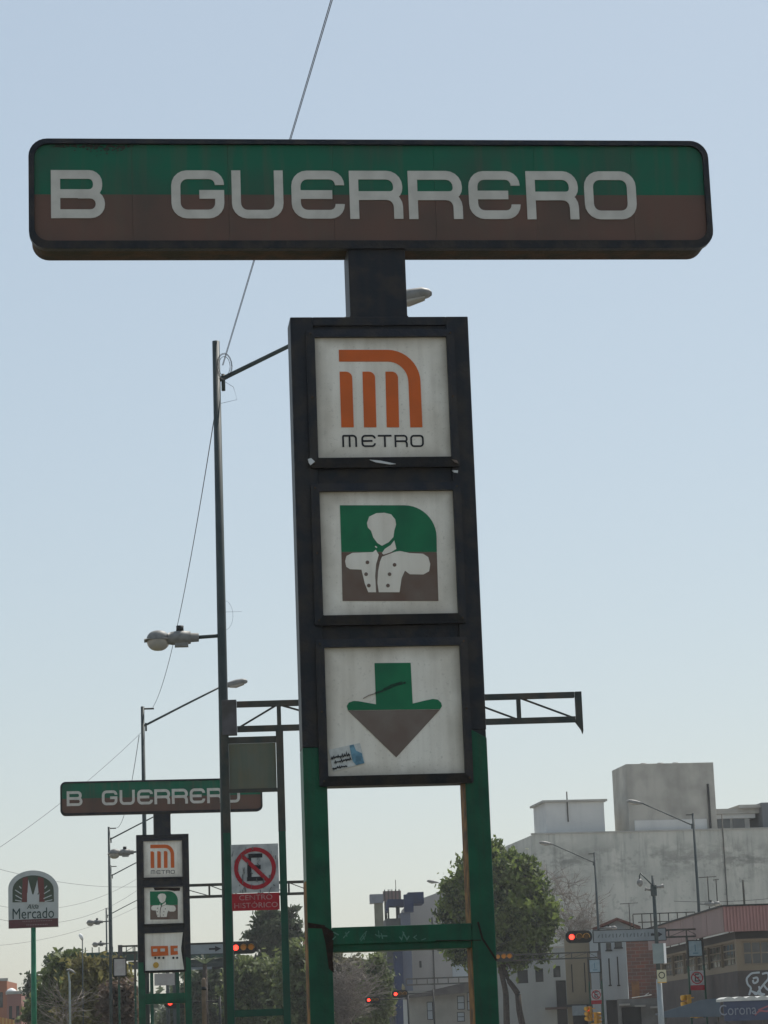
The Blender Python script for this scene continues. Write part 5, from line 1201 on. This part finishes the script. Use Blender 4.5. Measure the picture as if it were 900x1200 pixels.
# tree white fluorescent tube-like lamp near brick
p = at(755, 1166, 130); r = thing('arm_lamp', 'small white lamp arm in front of the brick wall', 'lamp', p)
m = MB(); m.tube([(-.65, 0, -.12), (0, 0, -.05), (.25, 0, .1)], .025, 6); m.tube([(0, 0, -.05), (.4, 0, .0)], .03, 6); m.build('arm', mat('white_metal', (.7, .68, .62), .4), r)

# ------------------------------------------------------------------ trees
def leaf_mat(name, c, c2, c3):
    m = bpy.data.materials.new(name); m.use_nodes = True; t = m.node_tree; b = t.nodes['Principled BSDF']; L = t.links.new
    tc = t.nodes.new('ShaderNodeTexCoord'); n = t.nodes.new('ShaderNodeTexNoise'); n.inputs['Scale'].default_value = .7; n.inputs['Detail'].default_value = 5; L(tc.outputs['Object'], n.inputs['Vector'])
    r = t.nodes.new('ShaderNodeValToRGB'); r.color_ramp.elements[0].position = .42; r.color_ramp.elements[0].color = (*c2, 1); r.color_ramp.elements[1].position = .58; r.color_ramp.elements[1].color = (*c, 1); L(n.outputs[0], r.inputs[0])
    n2 = t.nodes.new('ShaderNodeTexNoise'); n2.inputs['Scale'].default_value = 6; L(tc.outputs['Object'], n2.inputs['Vector'])
    mr = t.nodes.new('ShaderNodeMapRange'); mr.inputs[1].default_value = .5; mr.inputs[2].default_value = .75; L(n2.outputs[0], mr.inputs[0])
    mx = t.nodes.new('ShaderNodeMix'); mx.data_type = 'RGBA'; L(mr.outputs[0], mx.inputs[0]); L(r.outputs[0], mx.inputs[6]); mx.inputs[7].default_value = (*c3, 1)
    L(mx.outputs[2], b.inputs['Base Color']); b.inputs['Roughness'].default_value = .6; b.inputs['Specular IOR Level'].default_value = .2
    tr = t.nodes.new('ShaderNodeBsdfTranslucent'); L(mx.outputs[2], tr.inputs[0]); ms = t.nodes.new('ShaderNodeMixShader'); ms.inputs[0].default_value = .4
    L(b.outputs[0], ms.inputs[1]); L(tr.outputs[0], ms.inputs[2]); L(ms.outputs[0], t.nodes['Material Output'].inputs[0])
    return m
ML_big = leaf_mat('ash_leaves', (.14, .19, .045), (.032, .055, .018), (.24, .29, .085))
ML_olive = leaf_mat('olive_leaves', (.19, .175, .06), (.11, .10, .045), (.25, .22, .08))
ML_dark = leaf_mat('dark_leaves', (.075, .10, .055), (.05, .067, .042), (.11, .14, .07))
ML_mid = leaf_mat('mid_green_leaves', (.13, .16, .06), (.065, .09, .038), (.20, .23, .09))
M_twig = mat('grey_brown_twigs', (.22, .19, .165), .9, (.15, .13, .115), 3, .7)

def leaves(center_r, n_clump, per, leaf, clump_r, flat=.8, droop=0.0):
    """center_r: list of (x, y, z, rx, ry, rz) ellipsoids; returns verts, faces"""
    C = []
    wts = np.array([e[3] * e[5] * e[4] for e in center_r]); wts = wts / wts.sum()
    for i in range(n_clump):
        e = center_r[rng.choice(len(center_r), p=wts)]
        d = rng.normal(size=3); d /= np.linalg.norm(d); rr = rng.uniform(.45, 1.0) ** .5
        C.append((e[0] + d[0] * e[3] * rr, e[1] + d[1] * e[4] * rr, e[2] + d[2] * e[5] * rr))
    C = np.array(C); rad = rng.uniform(.55, 1.25, n_clump) * clump_r
    idx = np.repeat(np.arange(n_clump), per); n = len(idx)
    g_ = rng.normal(size=(n, 3)) * .5; g_[:, 2] *= flat
    P = C[idx] + g_ * rad[idx][:, None]
    a = rng.normal(size=(n, 3)); a /= np.linalg.norm(a, axis=1)[:, None]; a[:, 2] -= droop
    b = np.cross(a, rng.normal(size=(n, 3))); b /= np.linalg.norm(b, axis=1)[:, None]
    s = leaf * rng.uniform(.6, 1.3, n)[:, None]
    v = np.stack([P - a * s, P + b * s * .45, P + a * s, P - b * s * .45], 1).reshape(-1, 3)
    f = np.arange(n * 4).reshape(-1, 4)
    return v, f, C
def limb(m, a, b, r0, r1, wob=.12, n=5):
    a = Vector(a); b = Vector(b); L_ = (b - a).length; P = []; R_ = []
    for i in range(n + 1):
        t = i / n; p = a.lerp(b, t)
        if 0 < i < n: p += Vector((random.gauss(0, 1), random.gauss(0, 1), random.gauss(0, .5))) * wob * L_ * .25
        P.append(p); R_.append(r0 + (r1 - r0) * t)
    m.tube(P, R_, 7); return P
def tree(label, base, ells, leafm, n_clump, per, leaf, clump_r, trunks=None, tr=.2, flat=.8, limbs=16, group='trees along the avenue', name='tree', bark=M_bark, twigs=0):
    """ells in pixels already turned to metres relative to base"""
    r = thing(name, label, 'tree', base, 0, group)
    v, f, C = leaves(ells, n_clump, per, leaf, clump_r, flat) if n_clump else (None, None, None)
    if n_clump:
        me = bpy.data.meshes.new('crown'); me.from_pydata(v.tolist(), [], f.tolist()); me.materials.append(leafm)
        o = bpy.data.objects.new('crown', me); COL.objects.link(o); o.parent = r
    m = MB(); e0 = ells[0]; fork = Vector((e0[0] * .5, 0, max(1.2, (e0[2] - e0[5]) * .72)))
    trunks = trunks or [[(0, 0, 0), tuple(fork)]]
    for T in trunks: 
        for i in range(len(T) - 1): limb(m, T[i], T[i + 1], tr * (1 - .2 * i), tr * (.8 - .2 * i), .05, 4)
    m.build('trunk', bark, r)
    ends = [Vector(T[-1]) for T in trunks]; m = MB()
    for k in range(limbs):
        e = ells[k % len(ells)]; d = rng.normal(size=3); d /= np.linalg.norm(d)
        tgt = Vector((e[0] + d[0] * e[3] * .8, e[1] + d[1] * e[4] * .8, e[2] + abs(d[2]) * e[5] * .7 - e[5] * .1))
        P = limb(m, ends[k % len(ends)], tgt, tr * .5, .025 if not twigs else .015, .25, 6)
        for j in range(twigs):
            s_ = P[random.randint(2, 6)]; dd = Vector((random.gauss(0, 1), random.gauss(0, 1), abs(random.gauss(.4, .6)))).normalized() * random.uniform(.5, 1.6)
            Q = limb(m, s_, s_ + dd, .018, .008, .3, 3)
            for q_ in range(3):
                d3 = (dd.normalized() + Vector((random.gauss(0, .6), random.gauss(0, .6), random.gauss(0, .5)))).normalized() * random.uniform(.3, .8); limb(m, Q[random.randint(1, 3)], Q[-1] + d3, .010, .005, .2, 2)
    m.build('limb', bark if not twigs else M_twig, r)
    return r
def tree_px(label, ub, D, blobs, leafm, n_clump, per, leaf, clump_r, trunks_px=None, **k):
    """blobs: (u, v, half width px, half height px) seen at distance D"""
    b = at(ub, 1195, D); b.z = 0; s = mpp(D)
    ells = []
    for (u, v, ru, rv) in blobs: p = at(u, v, D) - b; ells.append((p.x, random.uniform(-.3, .3) * ru * s, p.z, ru * s, ru * s * .9, rv * s))
    tp = None
    if trunks_px:
        tp = []
        for T in trunks_px: q_ = [at(u, v, D) - b for u, v in T]; q_[0].z = 0; tp.append([tuple(x) for x in q_])
    return tree(label, b, ells, leafm, n_clump, per, leaf, clump_r, trunks=tp, **k)

tree_px('big green leafy tree with forked dark trunk right of the near sign post', 600, 160,
        [(578, 1058, 50, 56), (543, 1066, 28, 40), (612, 1075, 36, 44), (600, 1040, 32, 40), (574, 1018, 26, 28), (556, 1098, 34, 30), (585, 1115, 34, 20), (618, 1096, 30, 24), (592, 1140, 14, 12)],
        ML_big, 330, 170, .23, .78, trunks_px=[[(592, 1200), (593, 1165), (586, 1130)], [(616, 1200), (607, 1165), (594, 1145), (590, 1125)]], tr=.24, limbs=22)
tree_px('bare grey brown tree against the blank grey wall', 690, 182, [(668, 1060, 36, 38), (690, 1085, 22, 24), (650, 1045, 24, 30)], None, 0, 0, 0, 0, limbs=20, tr=.07, twigs=20, name='bare_tree')
tree_px('olive brown leafy tree in front of the footbridge, left of the far metro sign', 112, 128, [(110, 1165, 30, 38), (98, 1146, 18, 22), (128, 1156, 22, 28), (115, 1188, 42, 24), (92, 1135, 10, 12)], ML_olive, 190, 60, .20, .55, tr=.12)
tree_px('green tree behind the market sign pole', 68, 135, [(72, 1160, 20, 36), (64, 1178, 22, 30), (84, 1150, 16, 30), (52, 1190, 20, 18)], ML_mid, 150, 55, .22, .6, tr=.12)
tree_px('thin dark conifer top behind the left trees', 66, 200, [(66, 1140, 10, 26), (40, 1165, 9, 24)], ML_dark, 60, 40, .22, .55, tr=.14)
tree_px('purplish bare bushy tree beside the market sign pole', 85, 118, [(74, 1184, 15, 16)], None, 0, 0, 0, 0, limbs=5, tr=.06, twigs=8, name='bare_tree')
tree_px('brown dry tree right of the olive tree', 142, 122, [(140, 1178, 16, 26)], leaf_mat('dry_leaves', (.13, .09, .065), (.09, .065, .05), (.16, .12, .09)), 70, 45, .18, .5, tr=.09, twigs=0)
tree_px('feathery dark tree rising under the red no parking plate', 322, 185, [(320, 1082, 20, 12), (310, 1098, 20, 10), (345, 1070, 14, 7), (342, 1094, 14, 6), (328, 1108, 22, 10), (318, 1122, 14, 8), (350, 1082, 10, 5), (318, 1068, 12, 6)], ML_dark, 120, 34, .30, .5, flat=.45, tr=.13, limbs=24)
tree_px('dense green tree seen between the near gantry posts', 310, 160, [(300, 1160, 34, 34), (318, 1150, 28, 26), (290, 1140, 16, 22), (320, 1185, 40, 22)], ML_mid, 230, 60, .27, .75, tr=.18)
tree_px('green tree between the near gantry and near sign post', 352, 150, [(350, 1160, 20, 42), (345, 1130, 13, 24), (356, 1185, 24, 24)], ML_mid, 150, 60, .25, .65, tr=.15)
tree_px('dark hazy tree left of the near gantry', 242, 180, [(240, 1172, 28, 36), (256, 1160, 22, 34), (228, 1180, 20, 24), (215, 1190, 20, 18)], ML_dark, 200, 60, .30, .8, tr=.16)
tree_px('tall dark tree behind the red signal', 275, 190, [(276, 1165, 20, 40), (282, 1185, 24, 26), (262, 1150, 12, 26)], ML_dark, 160, 60, .3, .8, tr=.16)
tree_px('leafless grey tree right of the near left post', 400, 150, [(402, 1155, 22, 38), (418, 1165, 26, 32)], None, 0, 0, 0, 0, limbs=22, tr=.09, twigs=16, name='bare_tree')
tree_px('brownish tree behind the leafless one between the posts', 412, 185, [(408, 1160, 28, 38), (395, 1150, 18, 30), (430, 1175, 24, 28)], leaf_mat('brown_leaves', (.135, .13, .075), (.085, .085, .055), (.18, .17, .10)), 190, 60, .27, .75, tr=.16)
tree_px('thin green tree left of the blue tower', 447, 170, [(442, 1150, 11, 34), (445, 1172, 11, 26), (433, 1178, 15, 24)], ML_mid, 110, 50, .22, .55, tr=.1)
# palm fan
p = at(240, 1130, 150); b = Vector((p.x, p.y, 0)); r = thing('palm_tree', 'small fan palm above the dark signal left of the near gantry', 'palm', b)
m = MB(); m.tube([(0, 0, 0), (0, 0, p.z)], [.18, .13], 8); m.build('trunk', M_bark, r)
for k in range(16):
    a = k / 16 * 2 * math.pi; el = random.uniform(.1, 1.2); m = MB()
    d = Vector((math.cos(a) * math.cos(el), math.sin(a) * math.cos(el), math.sin(el))); sd = Vector((-math.sin(a), math.cos(a), 0)) * .09; o_ = Vector((0, 0, p.z))
    e1 = o_ + d * .7; e2 = o_ + d * 1.15 - Vector((0, 0, .12))
    m._add([o_ - sd * .2, o_ + sd * .2, e1 + sd, e1 - sd, e2], [(0, 1, 2, 3), (3, 2, 4)]); m.build('frond', ML_dark, r)
# far line of trees closing the avenue
v_, f_, C_ = leaves([(x, 330 + rng.uniform(-15, 15), 3.0, 9, 6, 4.5 + rng.uniform(-1, 1.5)) for x in range(-110, 70, 9)], 700, 26, .6, 2.0)
me = bpy.data.meshes.new('far_trees'); me.from_pydata(v_.tolist(), [], f_.tolist()); me.materials.append(ML_dark); o = bpy.data.objects.new('far_trees', me); COL.objects.link(o); kind(o, 'stuff')

# ------------------------------------------------------------------ haze
m = MB(); m.box(-160, 160, -25, 380, -1.0, 26.0)
hz = bpy.data.materials.new('haze'); hz.use_nodes = True; t = hz.node_tree; t.nodes.clear()
pv = t.nodes.new('ShaderNodeVolumePrincipled'); pv.inputs['Color'].default_value = (.93, .96, 1.0, 1); pv.inputs['Density'].default_value = .0002; pv.inputs['Anisotropy'].default_value = .3
oo = t.nodes.new('ShaderNodeOutputMaterial'); t.links.new(pv.outputs[0], oo.inputs['Volume'])
kind(m.build('haze', hz), 'stuff')
